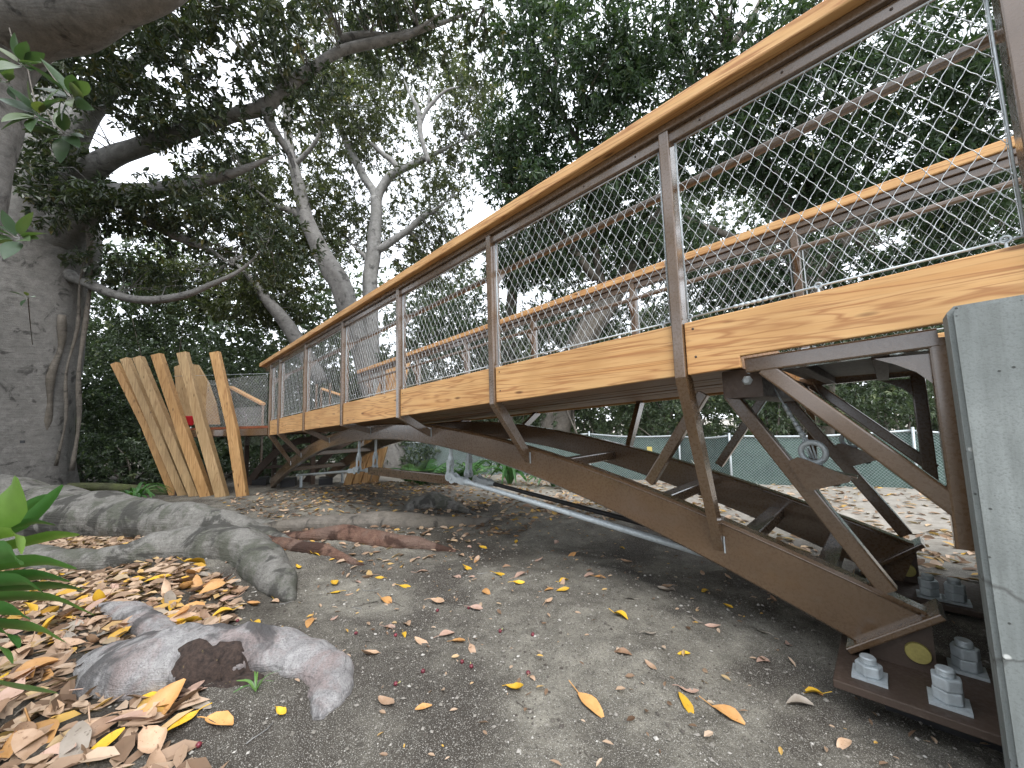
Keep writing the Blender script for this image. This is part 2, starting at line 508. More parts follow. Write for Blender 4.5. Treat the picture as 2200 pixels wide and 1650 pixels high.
c = mixc(nt, mixc(nt, 1.0, at.outputs["Fac"], ramp(nt, n_fine, [(.35, 1.), (.7, .55)]), 'MULTIPLY'), c, (.036, .029, .023))
setc(nt, b, c); b.inputs["Roughness"].default_value = .93; b.inputs["Specular IOR Level"].default_value = .2
bump(nt, b, mixc(nt, .45, n_fine, n_grit), .9, .012)
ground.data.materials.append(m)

# small stones and crumbs scattered over the bare soil
def crumbs(name, n, x0, x1, y0, y1, smin, smax, mat, seed):
    g = np.random.default_rng(seed)
    x = g.uniform(x0, x1, n); y = g.uniform(y0, y1, n)
    z = ground_z(x, y)
    s = smin + (smax - smin) * g.random(n) ** 4
    base = np.array([(1, 0, 0), (-1, 0, 0), (0, 1, 0), (0, -1, 0), (0, 0, 1), (0, 0, -1)], float)
    F0 = np.array([(0, 2, 4), (2, 1, 4), (1, 3, 4), (3, 0, 4), (2, 0, 5), (1, 2, 5), (3, 1, 5), (0, 3, 5)])
    an = g.uniform(0, 6.28, n)
    jit = g.uniform(.55, 1.25, (n, 6, 1)) * base[None] * s[:, None, None] * np.array([1, .8, .55])
    ca, sa = np.cos(an)[:, None], np.sin(an)[:, None]
    Vx = jit[..., 0] * ca - jit[..., 1] * sa; Vy = jit[..., 0] * sa + jit[..., 1] * ca
    V = np.stack([Vx + x[:, None], Vy + y[:, None], jit[..., 2] + z[:, None] + s[:, None] * .25], 2).reshape(-1, 3)
    F = (F0[None] + (np.arange(n) * 6)[:, None, None]).reshape(-1, 3)
    return link(name, np_mesh(name, V, F, False, np.repeat(g.random(n), 6)), mat)
m_crumb, nt, b = newmat('soil_crumbs')
at = nd(nt, "ShaderNodeAttribute"); at.attribute_name = "tint"
setc(nt, b, ramp(nt, at.outputs["Fac"], [(0., (.06, .05, .042)), (.55, (.19, .175, .15)), (.9, (.30, .28, .25)), (1., (.52, .5, .46))]))
b.inputs["Roughness"].default_value = .95
tag(crumbs('soil_gravel', 15000, -4.8, .5, .0, 3.4, .0025, .014, m_crumb, 5), 'loose grit and small soil crumbs on the bare ground', 'gravel', kind='stuff')

tag(crumbs('soil_gravel', 14000, -2.7, .1, .25, 2.1, .002, .007, m_crumb, 9), 'fine pale grit on the open soil in front of the arch', 'gravel', kind='stuff')

# ------------------------------------------------------------------ concrete wing wall
ZB, SL = 1.4777, .0446
def zo(X, off): return ZB + SL * X + off
mb = MB()
ch = .014
for (x0, x1, y0, y1, z0, z1) in ((.178, 3.4, 1.98, 2.13, -.35, 1.0),):
    poly = []
    top0, top1 = 1.578, 1.66
    # outline in (x,z) with a chamfered arris, extruded through the wall thickness
    mb.prism([(x0, z0), (x1, z0), (x1, top1), (x0 + .018, top0), (x0, top0 - .02)], 'y', y0 + ch, y1)
    mb.prism([(x0 + ch, z0), (x1, z0), (x1, top1 - ch), (x0 + .02, top0 - ch), (x0 + ch, top0 - .03)], 'y', y0, y0 + ch - .0005)
w = mb.build('concrete_wing_wall', MAT['concrete'])
tag(w, 'rough grey cast concrete wing wall carrying the bridge end', 'wall')
mb = MB()
mb.box(.43, 3.4, 2.131, 4.3, -.35, 1.44)
tag(mb.build('concrete_abutment', MAT['concrete']), 'plain concrete block behind the wing wall under the bridge end', 'abutment')

# ------------------------------------------------------------------ footbridge
BR = empty('footbridge', (-4.5, 3.235, 0), 'arched brown steel footbridge with orange cedar rails and wire netting', 'bridge')
def arch_mid(X): return 1.14 - .040 * (X + 4.9) ** 2
def arch_dep(X): return .215 + .0042 * max(0, X + 4.4) ** 2 - .002 * max(0, -X - 5.5)
PX = [.42, -.827, -2.351, -3.875, -5.399, -6.923, -8.339, -8.966]
PXF = [1.1, -.50, -2.09, -3.68, -5.25, -6.82, -8.3, -8.95]
PW, PD = .06, .096
SIDES = {'near': (2.15, 1, PX), 'far': (4.32, -1, PXF)}

# arch ribs
def rib(y0, y1):
    mb = MB()
    Xs = np.linspace(-10.35, .02, 44)
    sl = lambda X: -.08 * (X + 4.9)
    top, bot = [], []
    for X in Xs:
        a = math.atan(sl(X)); h = arch_dep(X) / 2
        top.append((X - math.sin(a) * h, arch_mid(X) + math.cos(a) * h)); bot.append((X + math.sin(a) * h, arch_mid(X) - math.cos(a) * h))
    # cut the near end to the sloping end plate
    n = len(Xs); r = .012
    P = []
    for (tx, tz), (bx, bz) in zip(top, bot):
        dx, dz = (tx - bx), (tz - bz); L = math.hypot(dx, dz); ux, uz = dx / L * r, dz / L * r
        P += [(bx, y0 + r, bz), (bx + ux, y0, bz + uz), (tx - ux, y0, tz - uz), (tx, y0 + r, tz), (tx, y1 - r, tz), (tx - ux, y1, tz - uz), (bx + ux, y1, bz + uz), (bx, y1 - r, bz)]
    F = [(i * 8 + k, i * 8 + (k + 1) % 8, (i + 1) * 8 + (k + 1) % 8, (i + 1) * 8 + k) for i in range(n - 1) for k in range(8)]
    mb.add(P, F); mb.add(P, [tuple(range(7, -1, -1)), tuple(range((n - 1) * 8, n * 8))])
    return mb
rib(2.57, 2.67).build('arch_rib', MAT['paint'], BR)
rib(3.80, 3.90).build('arch_rib', MAT['paint'], BR)
for y0 in (2.57, 3.80):
    mb = MB()     # weld line and lip along the upper edge of the rib
    Xs = np.linspace(-10.1, -.02, 60)
    pts = []
    for X in Xs:
        a = math.atan(-.08 * (X + 4.9)); h = arch_dep(X) / 2
        pts.append((X - math.sin(a) * (h - .016), y0 + (-.002 if y0 < 3 else .0), arch_mid(X) + math.cos(a) * (h - .016)))
    mb.tube(pts, .006, 5)
    mb.build('weld_seam', MAT['paint'], BR)
for X in (-9.2, -7.9, -6.12, -3.7, -2.2, -1.28, -.72, -.34):
    mb = MB()
    z = arch_mid(X) - (.02 if X > -3 else .05)
    mb.bar((X, 2.671, z), (X, 3.799, z), .10, .085, r=.01)
    mb.build('cross_beam', MAT['paint'], BR)

# posts with struts, brackets
for side, (Yo, d, xs) in SIDES.items():
    Y = lambda k: Yo + d * k
    for i, X in enumerate(xs):
        zk, zt = zo(X, 0), zo(X, 1.438)
        mb = MB()
        yc = (Y(0) + Y(PD)) / 2
        mb.bar((X + PW / 2, yc, zk), (X + PW / 2, yc, zt), PW, PD, up=(0, 1, 0), r=.007)
        post = mb.build('post', MAT['paint'], BR)
        if X < .1:
            za = arch_mid(X) - (.06 if i == 1 else .02)
            k1 = .419
            th = math.atan2(zk - za, k1)
            vert = .072 / max(.35, math.cos(th))
            mb = MB()
            vt = min(vert, .21)
            o = [(Y(0), zk - .001), (Y(k1), za), (Y(k1), za + vt * (.9)), (Y(PD + .012), zk - .001 + (vt - PD * math.tan(th) if vt > PD * math.tan(th) else .004))]
            if d < 0: o = o[::-1]
            mb.prism(o, 'x', X + .002, X + PW - .002)
            mb.build('strut', MAT['paint'], post)
            mb = MB()
            mb.bar((X + PW + .004, Y(k1 - .004), za - .005), (X + PW + .004, Y(k1 - .004), za + .09), .008, .008, r=.002)
            mb.build('weld_bead', MAT['galv'], post)
        zm = zo(X, 1.175)
        mb = MB()
        o = [(Y(PD + .001), zm), (Y(PD + .001), zm - .14), (Y(.215), zm)]
        mb.prism(o if d > 0 else o[::-1], 'x', X + PW / 2 - .008, X + PW / 2 + .014)
        mb.build('bracket', MAT['paint'], post)
        mb = MB()
        mb.box(X - .001, X + PW + .001, min(Y(.096), Y(.099)), max(Y(.096), Y(.099)), zo(X, .27), zo(X, .34))
        mb.build('shim', MAT['galv'], post)

# rails
for side, (Yo, d, xs) in SIDES.items():
    Y = lambda k: Yo + d * k
    def rail(name, mat, k0, k1, o0, o1, X0, X1, r, parent=BR):
        mb = MB(); kc, oc = (k0 + k1) / 2, (o0 + o1) / 2
        mb.bar((X0, Y(kc), zo(X0, oc)), (X1, Y(kc), zo(X1, oc)), abs(k1 - k0), o1 - o0, r=r)
        return mb.build(name, mat, parent)
    joints = [1.6, -2.9, -6.95, -9.5]
    for a, bb in zip(joints[:-1], joints[1:]):
        hr = rail('handrail', MAT['cedar'], -.06, .122, 1.483, 1.563, a - .0015, bb + .0015, .009)
    rail('rail_channel', MAT['paint'], -.004, .1, 1.438, 1.4825, 1.6, -9.42, .005)
    ra = rail('rail_flat', MAT['paint'], .022, .075, 1.373, 1.4375, 1.6, -9.36, .005)
    mbs = MB()
    for X in np.arange(1.3, -9.3, -.38):
        mbs.lathe((X, Y(.0218), zo(X, 1.405)), (0, -d, 0), [(0, .006), (.003, .0055), (.0045, .003)], 8)
    mbs.build('screw_row', MAT['rust'], ra)
    mb = MB()
    mb.bar((1.6, Y(.225), zo(1.6, 1.197)), (-9.2, Y(.225), zo(-9.2, 1.197)), .045, .045, r=.014)
    mb.build('grab_rail', MAT['paint'], BR)

# fascia boards between the posts
for side, (Yo, d, xs) in SIDES.items():
    Y = lambda k: Yo + d * k
    for i in range(len(xs) - 1):
        Xr, Xl = xs[i] - .003, xs[i + 1] + PW + .003
        ya, yb = sorted((Y(.022), Y(.064)))
        jo = random.uniform(-.003, .003)
        if i == 0:
            Xr2 = 1.6
            poly = [(Xl, zo(Xl, .008)), (-.505, zo(-.505, .008)), (-.505, zo(-.505, .066)), (Xr2, zo(Xr2, .066)), (Xr2, zo(Xr2, .297)), (Xl, zo(Xl, .297))]
            ya += .03 if d > 0 else 0; yb += .03 if d > 0 else 0
            if d > 0: ya, yb = 2.172, 2.212
        else:
            poly = [(Xl, zo(Xl, .012 + jo)), (Xr, zo(Xr, .012 + jo)), (Xr, zo(Xr, .302 + jo)), (Xl, zo(Xl, .302 + jo))]
        mb = MB()
        e = .004    # eased arris: a thinner face layer in front of the core
        cx = sum(p[0] for p in poly) / len(poly)
        mb.prism(poly, 'y', ya, yb)
        fo = mb.build('fascia_board', MAT['cedar'], BR)
        bv = fo.modifiers.new('ease', 'BEVEL'); bv.width = .005; bv.segments = 2; bv.limit_method = 'ANGLE'
        if d > 0:
            yf = ya
            for (sx, oo) in ((Xl + .045, .255), (Xl + .05, .10)) if i < 3 else ():
                mb = MB(); mb.lathe((sx, yf - .0005, zo(sx, oo)), (0, -1, 0), [(0, .007), (.001, .0065), (.0015, .002)], 10)
                mb.build('screw', MAT['rust'], fo)

# deck boards, seen from below
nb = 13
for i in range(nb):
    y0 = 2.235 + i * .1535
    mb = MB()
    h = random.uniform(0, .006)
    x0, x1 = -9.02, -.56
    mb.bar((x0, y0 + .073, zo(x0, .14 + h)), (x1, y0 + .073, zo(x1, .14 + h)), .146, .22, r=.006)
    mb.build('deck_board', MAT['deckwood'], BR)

# netting, one panel a bay
def net(Yp, xl, xr, o0, o1, cw=.0665, chh=.112, rad=.0016, segs=3):
    V = []; F = []
    nxc = max(1, int(round((xr - xl) / cw))); cw = (xr - xl) / nxc
    nz = int(round((o1 - o0) / chh)); chh = (o1 - o0) / nz
    def strand(P, r):
        P = np.array(P); n = len(P)
        T = np.gradient(P, axis=0); T /= np.linalg.norm(T, axis=1)[:, None]
        N1 = np.cross(T, [0, 1, 0]); N1 /= np.linalg.norm(N1, axis=1)[:, None]
        base = len(V)
        for i in range(n):
            for k in range(3):
                a = 2.0944 * k
                V.append(P[i] + (N1[i] * math.cos(a) + np.array([0, 1, 0]) * math.sin(a)) * r)
        for i in range(n - 1):
            for k in range(3):
                F.append((base + i * 3 + k, base + i * 3 + (k + 1) % 3, base + i * 3 + 3 + (k + 1) % 3, base + i * 3 + 3 + k))
    # each strand zigzags from node to node down the panel, flowing upright through the knots
    for j in range(nxc + 1):
        for sgn in (1, -1):
            pts = []
            for q in range(nz * 2 * segs + 1):
                t = q / segs           # half-cell steps
                ph = t % 2
                tri = ph if ph <= 1 else 2 - ph
                tri = .5 - .5 * math.cos(math.pi * tri) * (1 - .0) if True else tri
                tri = .62 * tri + .38 * (ph if ph <= 1 else 2 - ph)
                x = xl + j * cw + sgn * tri * cw / 2
                x = min(max(x, xl), xr)
                off = o0 + t * chh / 2
                sag = .004 * math.sin(j * 2.1 + t * .8)
                pts.append((x, Yp + sag + sgn * .0012, zo(x, off)))
            strand(pts, rad)
    # knots
    for j in range(2 * nxc + 1):
        for t in range(nz * 2 + 1):
            if (j + t) % 2: continue
            x = xl + j * cw / 2; z = zo(x, o0 + t * chh / 2)
            base = len(V); s = rad * 2.3
            for q in ((-s, 0, 0), (s, 0, 0), (0, -s, 0), (0, s, 0), (0, 0, -s * 1.6), (0, 0, s * 1.6)): V.append(np.array((x + q[0], Yp + q[1], z + q[2])))
            for a, b2 in ((0, 2), (2, 1), (1, 3), (3, 0)):
                F.append((base + a, base + b2, base + 5, base + 5)); F.append((base + b2, base + a, base + 4, base + 4))
    return V, F
def net_obj(Yp, xl, xr, o0, o1, parent, **kw):
    V, F = net(Yp, xl, xr, o0, o1, **kw)
    tri = [f[:3] for f in F if f[2] == f[3]]; quad = [f for f in F if f[2] != f[3]]
    me = bpy.data.meshes.new('net_panel'); me.from_pydata([tuple(p) for p in V], [], quad + tri); me["world_space"] = 1; me.update()
    me.polygons.foreach_set("use_smooth", [True] * len(me.polygons))
    return link('net_panel', me, MAT['wire'], parent)

def cable(path, r, name, parent, mat='galv', seg=6):
    mb = MB(); mb.tube(path, r, seg); return mb.build(name, MAT[mat], parent)

for side, (Yo, d, xs) in SIDES.items():
    Y = lambda k: Yo + d * k
    for i in range(len(xs) - 1):
        xr, xl = xs[i] - .012, xs[i + 1] + PW + .012
        if i == 0 and d < 0: xr = .9
        wide = xr - xl
        if wide < .2: continue
        near = (d > 0 and i < 3)
        net_obj(Y(.048), xl + .012, xr - .012, .335, 1.362, BR, segs=3 if near else 2, rad=.0017 if near else (.0015 if d > 0 else .0012))
        cb = cable([(xl, Y(.048), zo(xl, .328)), (xr, Y(.048), zo(xr, .328))], .0052, 'border_cable', BR)
        for xx in (xl + .006, xr - .006):
            cable([(xx, Y(.048), zo(xx, .33)), (xx, Y(.048), zo(xx, 1.37))], .0045, 'side_cable', cb)
        cable([(xl, Y(.048), zo(xl, 1.366)), (xr, Y(.048), zo(xr, 1.366))], .004, 'top_cable', cb)
        if d > 0 or i < 5:
            for xx in (xl + .02, (xl + xr) / 2, xr - .05):
                mb = MB(); mb.torus((xx, Y(.044), zo(xx, .330)), (.25, 1, 0), .0125, .0042, 14, 6)
                mb.lathe((xx, Y(.044), zo(xx, .298)), (0, 0, 1), [(0, .008), (.004, .008), (.006, .0045), (.022, .0045)], 8)
                mb.build('eye_bolt', MAT['galv'], BR)
        if d > 0 and i == 0:
            mb = MB()
            for q in range(7):
                xa = -.52 + q * .026
                mb.lathe((xa, Y(.048), zo(xa, .328)), (1, 0, SL), [(0, .006), (.002, .0095), (.018, .0095), (.020, .006), (.026, .006)], 10)
            mb.build('swage_fitting', MAT['galv'], cb)

# end supports near the concrete: pivot beam, braces, eye brackets
mb = MB(); mb.bar((-.55, 2.36, 1.395), (-.55, 4.1, 1.395), .19, .15, r=.01); pv = mb.build('pivot_beam', MAT['rust'], BR)
mb = MB(); mb.lathe((-.523, 2.36, 1.41), (0, -1, 0), [(0, .026), (.006, .026), (.0065, .021), (.02, .0205), (.023, .015)], 6); mb.build('bolt_head', MAT['galv'], pv)
for y, dx in ((2.62, 0), (3.85, .09)):
    mb = MB(); mb.bar((-.675 + dx, y, 1.35), (-.07 + dx, y, .37), .075, .075, up=(0, 1, 0), r=.008); br = mb.build('brace', MAT['paint'], BR)
    mb = MB(); mb.bar((-1.225 + dx, y, .78), (-.83 + dx, y, 1.37), .065, .065, up=(0, 1, 0), r=.007); mb.build('brace', MAT['paint'], BR)
    # bracket plate with eye bolt and cable
    mb = MB()
    P = [(-.412, .966), (-.404, .945), (-.342, .822), (-.328, .817), (-.165, .878), (-.155, .892), (-.158, .902), (-.35, .988), (-.37, .990)]
    mb.prism([(a + dx, z) for a, z in P], 'y', y - .060, y - .039)
    pl = mb.build('bracket_plate', MAT['paint'], br)
    mb = MB(); mb.bar((-.33 + dx, y + .005, .93), (-.135 + dx, y + .005, .897), .085, .012, r=.002); mb.build('bracket_shelf', MAT['paint'], br)
    rc = Vector((-.302 + dx, y - .01, 1.015))
    mb = MB(); mb.torus(rc, (.12, 1, .1), .054, .0145, 28, 10)
    mb.lathe(rc + Vector((.02, 0, -.062)), (.35, 0, -1), [(0, .013), (.05, .013), (.052, .02), (.06, .02)], 12)
    mb.build('eye_bolt', MAT['galv'], br)
    mb = MB(); mb.lathe((-.228 + dx, y + .02, .872), (.3, 0, -1), [(0, .022), (.004, .022), (.005, .017), (.03, .017)], 6); mb.build('bolt_nut', MAT['rust'], br)
    top = Vector((-.50 + dx, y + .05, 1.47)); mid = top.lerp(rc, .50)
    for w_ in (-.016, .0, .016):
        cable([top.lerp(rc, .80) + Vector((0, 0, 0)), top.lerp(rc, .9) + Vector((w_, w_ * .4, 0)), rc + Vector((w_ * .7, 0, -.036 + abs(w_) * .3))], .0052, 'cable_loop', br)
    cable([top, top.lerp(rc, .82)], .0055, 'stay_cable', br)
    mb = MB(); dr = (rc - top)
    for q0, q1, rr in ((.42, .50, .0125), (.505, .56, .0125), (.565, .635, .0095), (.64, .69, .0125), (.695, .76, .0125), (.765, .82, .0145)):
        mb.lathe(top + dr * q0, dr, [(0, .005), (.001, rr), (dr.length * (q1 - q0) - .001, rr), (dr.length * (q1 - q0), .005)], 10)
    mb.build('swage_fitting', MAT['galv'], br)

# sloping end plates of the ribs
for y in (2.62, 3.85):
    mb = MB(); mb.bar((-.235, y, .075), (.095, y, .335), .20, .03, up=(-.6, 0, .8), r=.006); mb.build('end_plate', MAT['paint'], BR)

# hangers, tie beam and tie rods under the arch
mb = MB(); mb.bar((-5.92, 2.84, .52), (-3.72, 2.84, .555), .07, .115, r=.008); mb.build('tie_beam', MAT['paint'], BR)
def clevis(p, dirv, parent, s=1.0):
    s *= 1.35
    p = Vector(p); dirv = Vector(dirv).normalized()
    for dy in (-.024, .018):
        mb = MB(); n = 14
        out = []
        side = dirv.cross(Vector((0, 1, 0))).normalized()
        prof = [(-.034, 0), (-.03, .02), (-.018, .033), (0, .037), (.02, .03), (.045, .017), (.075, .02), (.11, .024), (.14, .022)]
        pts = [p + dirv * a * s + side * b_ * s for a, b_ in prof] + [p + dirv * a * s - side * b_ * s for a, b_ in prof[::-1][:-1]]
        V = [q + Vector((0, dy * s, 0)) for q in pts] + [q + Vector((0, (dy + .006) * s, 0)) for q in pts]
        k = len(pts)
        mb.add(V, [(i, (i + 1) % k, k + (i + 1) % k, k + i) for i in range(k)] + [tuple(range(k - 1, -1, -1)), tuple(range(k, 2 * k))])
        mb.build('clevis_cheek', MAT['galv'], parent)
    mb = MB(); mb.lathe(p + Vector((0, -.034 * s, 0)), (0, 1, 0), [(0, .010 * s), (.004, .014 * s), (.008, .014 * s), (.0085, .009 * s), (.07 * s, .009 * s)], 10); mb.build('clevis_pin', MAT['galv'], parent)
    mb = MB(); mb.lathe(p + dirv * .10 * s, dirv, [(0, .018 * s), (.01, .026 * s), (.06 * s, .024 * s), (.085 * s, .017 * s)], 12); mb.build('clevis_socket', MAT['galv'], parent)
for X, zt, zl in ((-3.66, .93, .615), (-6.05, .86, .55)):
    for y in (2.71, 2.985):
        mb = MB(); mb.bar((X + .03, y, arch_mid(X) - .05), (X + .02, y, zl + .17), .035, .03, r=.006); hg = mb.build('hanger', MAT['galv'], BR)
        clevis((X, y, zl + .0), (.08, 0, 1), hg, 1.0)
for (a, bb, rr, m_) in (((-3.575, 2.70, .609), (-.62, 2.72, .30), .024, 'galv'), ((-3.56, 3.04, .55), (-.55, 3.1, .26), .021, 'blackmetal'), ((-6.15, 2.72, .52), (-8.95, 2.72, .235), .019, 'galv'), ((-6.15, 3.0, .50), (-8.95, 3.05, .22), .019, 'galv')):
    a = Vector(a); bb = Vector(bb); dv = (bb - a).normalized()
    mb = MB(); mb.tube([a + dv * .16, a + dv * .34, a + dv * .345, bb], [rr * 1.12, rr * 1.12, rr, rr], 10); rod = mb.build('tie_rod', MAT[m_], BR)
    clevis(a, dv, rod, 1.15)
    mb = MB(); mb.lathe(bb - dv * .02, dv, [(0, .02), (.01, .032), (.03, .032), (.04, .02)], 10); mb.build('rod_nut', MAT['galv'], rod)

# bearings on the ground under the near rib ends
def bearing(y, label, nuts):
    B = empty('bridge_bearing', (.1, y, .0), label, 'bearing', None)
    mb = MB(); mb.prism([(-.275, y - .37), (.415, y - .37), (.415, y + .17), (-.275, y + .17)], 'z', .028, .062)
    bp = mb.build('base_plate', MAT['rust'], B); bv = bp.modifiers.new('ease', 'BEVEL'); bv.width = .004; bv.segments = 2
    mb = MB(); mb.prism([(-.16, .063), (.058, .063), (.058, .285), (-.16, .12)], 'y', y - .055, y - .025); mb.build('gusset_plate', MAT['rust'], B)
    mb = MB(); mb.prism([(-.16, .063), (.058, .063), (.058, .285), (-.16, .12)], 'y', y + .05, y + .08); mb.build('gusset_plate', MAT['rust'], B)
    mb = MB(); mb.lathe((.004, y - .055, .142), (0, -1, 0), [(0, .043), (.012, .043), (.014, .041)], 28, True); mb.build('pin_disc', MAT['brass'], B)
    mb = MB(); mb.box(-.12, .40, y - .2, y + .1, -.35, .027); mb.build('footing', MAT['blackmetal'], B)  # footing coloured black to paint in the shadow gap below the base plate
    for (bx, by, nn, a0) in nuts:
        mb = MB(); mb.prism([(bx - .058, by - .055), (bx + .058, by - .055), (bx + .058, by + .055), (bx - .058, by + .055)], 'z', .0625, .075)
        wp = mb.build('washer_plate', MAT['galv'], B)
        z = .0752
        for q in range(nn):
            mb = MB(); rr = .048
            hx = [(bx + rr * math.cos(R(60 * k + a0 + q * 9)), by + rr * math.sin(R(60 * k + a0 + q * 9))) for k in range(6)]
            mb.prism(hx, 'z', z, z + .046)
            no = mb.build('hex_nut', MAT['galv'], B); bv = no.modifiers.new('ease', 'BEVEL'); bv.width = .006; bv.segments = 2
            z += .0465
        mb = MB(); pr = [(0, .027)]
        for q in range(3): pr += [(q * .008 + .002, .0285), (q * .008 + .006, .0285), (q * .008 + .008, .0265)]
        pr += [(.027, .024)]
        mb.lathe((bx, by, z), (0, 0, 1), pr, 18); mb.build('stud', MAT['galv'], B)
    return B
bearing(2.62, 'rusty brown bearing plate with pale bolts and a brass disc, beside the wing wall', [(-.157, 2.372, 1, 12), (.075, 2.365, 2, 20), (.155, 2.70, 2, 5), (-.16, 2.735, 1, 30)])
bearing(3.87, 'shadowed second bearing plate under the far rib, behind the brass disc bearing', [(-.157, 3.62, 1, 12), (.09, 3.60, 2, 33), (.2, 3.60, 2, 8)])

# bracket frame between bridge and concrete
FR = empty('abutment_frame', (.0, 3.1, 1.4), 'dark brown triangular steel bracket frame between the wing wall and bridge deck', 'frame')
for y in (2.275, 4.02):
    s = .078
    mb = MB(); mb.bar((-.50, y, zo(-.5, .022)), (.17, y, zo(.17, .022)), s, s, r=.009); tb = mb.build('top_beam', MAT['paint'], FR)
    mb = MB(); mb.bar((.178, y, .70), (.178, y, zo(.17, .0215)), s * .97, s * .97, up=(0, 1, 0), r=.009); mb.build('upright', MAT['paint'], FR)
    mb = MB(); mb.bar((-.42, y + .001, 1.455), (.20, y + .001, .81), s * .93, s * .93, up=(0, 1, 0), r=.009); mb.build('diagonal', MAT['paint'], FR)
    g = [(.141, 1.36), (.141, 1.455)] + [(.141 - .14 * math.cos(R(a)) - .0, 1.455 - .10 * math.sin(R(a))) for a in (0, 30, 60)]
    mb = MB(); mb.prism([(.140, 1.33), (.140, 1.45), (-.02, 1.45), (.04, 1.42), (.10, 1.38)], 'y', y - .006, y + .006); mb.build('gusset_plate', MAT['paint'], FR)
for X in (-.30, .0, .28):
    mb = MB(); mb.bar((X, 2.32, 1.475), (X, 3.975, 1.475), .06, .05, r=.005); mb.build('cross_channel', MAT['rust'], FR)
mb = MB(); mb.box(-.46, 3.4, 2.32, 3.975, 1.502, 1.515); mb.build('soffit_panel', MAT['panel'], FR)

# ------------------------------------------------------------------ measured world positions (metres)
PLAT = [[-9.085, 2.191, 1.364], [-11.904, 0.905, 1.342]]
FARBR = [[-11.636, 2.355, -0.231], [-11.325, 2.59, 0.255], [-11.113, 2.884, 0.642], [-10.932, 3.307, 0.876], [-10.724, 3.919, 0.941]]
FARRAIL = [[[-12.159, 2.066, 2.321], [-10.911, 2.501, 1.825]], [[-11.013, 3.881, 2.265], [-10.924, 4.412, 2.082]]]
STAKES = [[[-9.63, 1.936, -0.352], [-9.659, 1.692, 1.254], [-9.782, 1.364, 2.816], 0.15, 0.17],
 [[-10.165, 1.696, -0.341], [-10.355, 1.298, 1.253], [-10.515, 0.927, 2.866], 0.17, 0.18],
 [[-10.639, 1.521, -0.37], [-10.927, 1.022, 1.267], [-11.174, 0.567, 2.883], 0.18, 0.18],
 [[-11.07, 1.384, -0.381], [-11.412, 0.832, 1.277], [-11.744, 0.296, 2.873], 0.19, 0.16],
 [[-11.518, 1.232, -0.39], [-11.876, 0.66, 1.286], [-12.234, 0.099, 2.889], 0.17, 0.15],
 [[-11.942, 1.102, -0.399], [-12.288, 0.54, 1.293], [-12.695, -0.059, 2.827], 0.15, 0.14]]
STAKES2 = [[[-9.246, 3.838, -0.296], [-8.603, 4.622, 2.672]], [[-9.199, 4.026, -0.319], [-8.584, 4.773, 2.729]], [[-9.149, 4.218, -0.342], [-8.562, 4.926, 2.787]],
 [[-9.095, 4.413, -0.366], [-8.537, 5.082, 2.845]]]
PANEL = [[-12.398, 1.12, 1.387], [-11.73, 1.771, 1.359], [-11.751, 1.684, 1.86], [-11.835, 1.531, 2.386], [-11.976, 1.336, 2.824], [-12.183, 1.127, 2.889],
 [-12.388, 0.942, 2.795], [-12.409, 1.015, 2.092]]
BUCKET = [-11.748, 1.195, 1.353]
STUBS = [[-9.779, 3.042, -0.295], [-10.989, 2.845, -0.261], [-9.81, 3.99, -0.287]]
BLOCKS = [[-10.435, 2.981, -0.4], [-10.004, 3.677, -0.395], [-11.619, 2.676, -0.414], [-10.118, 4.416, -0.472]]
FENCE = [[1.916, 10.463, -0.405], [0.261, 9.692, -0.341], [-2.329, 8.59, -0.396], [-3.441, 8.914, -0.41], [-5.447, 8.361, -0.348], [-8.238, 7.627, -0.416],
 [-11.987, 6.817, -0.591]]
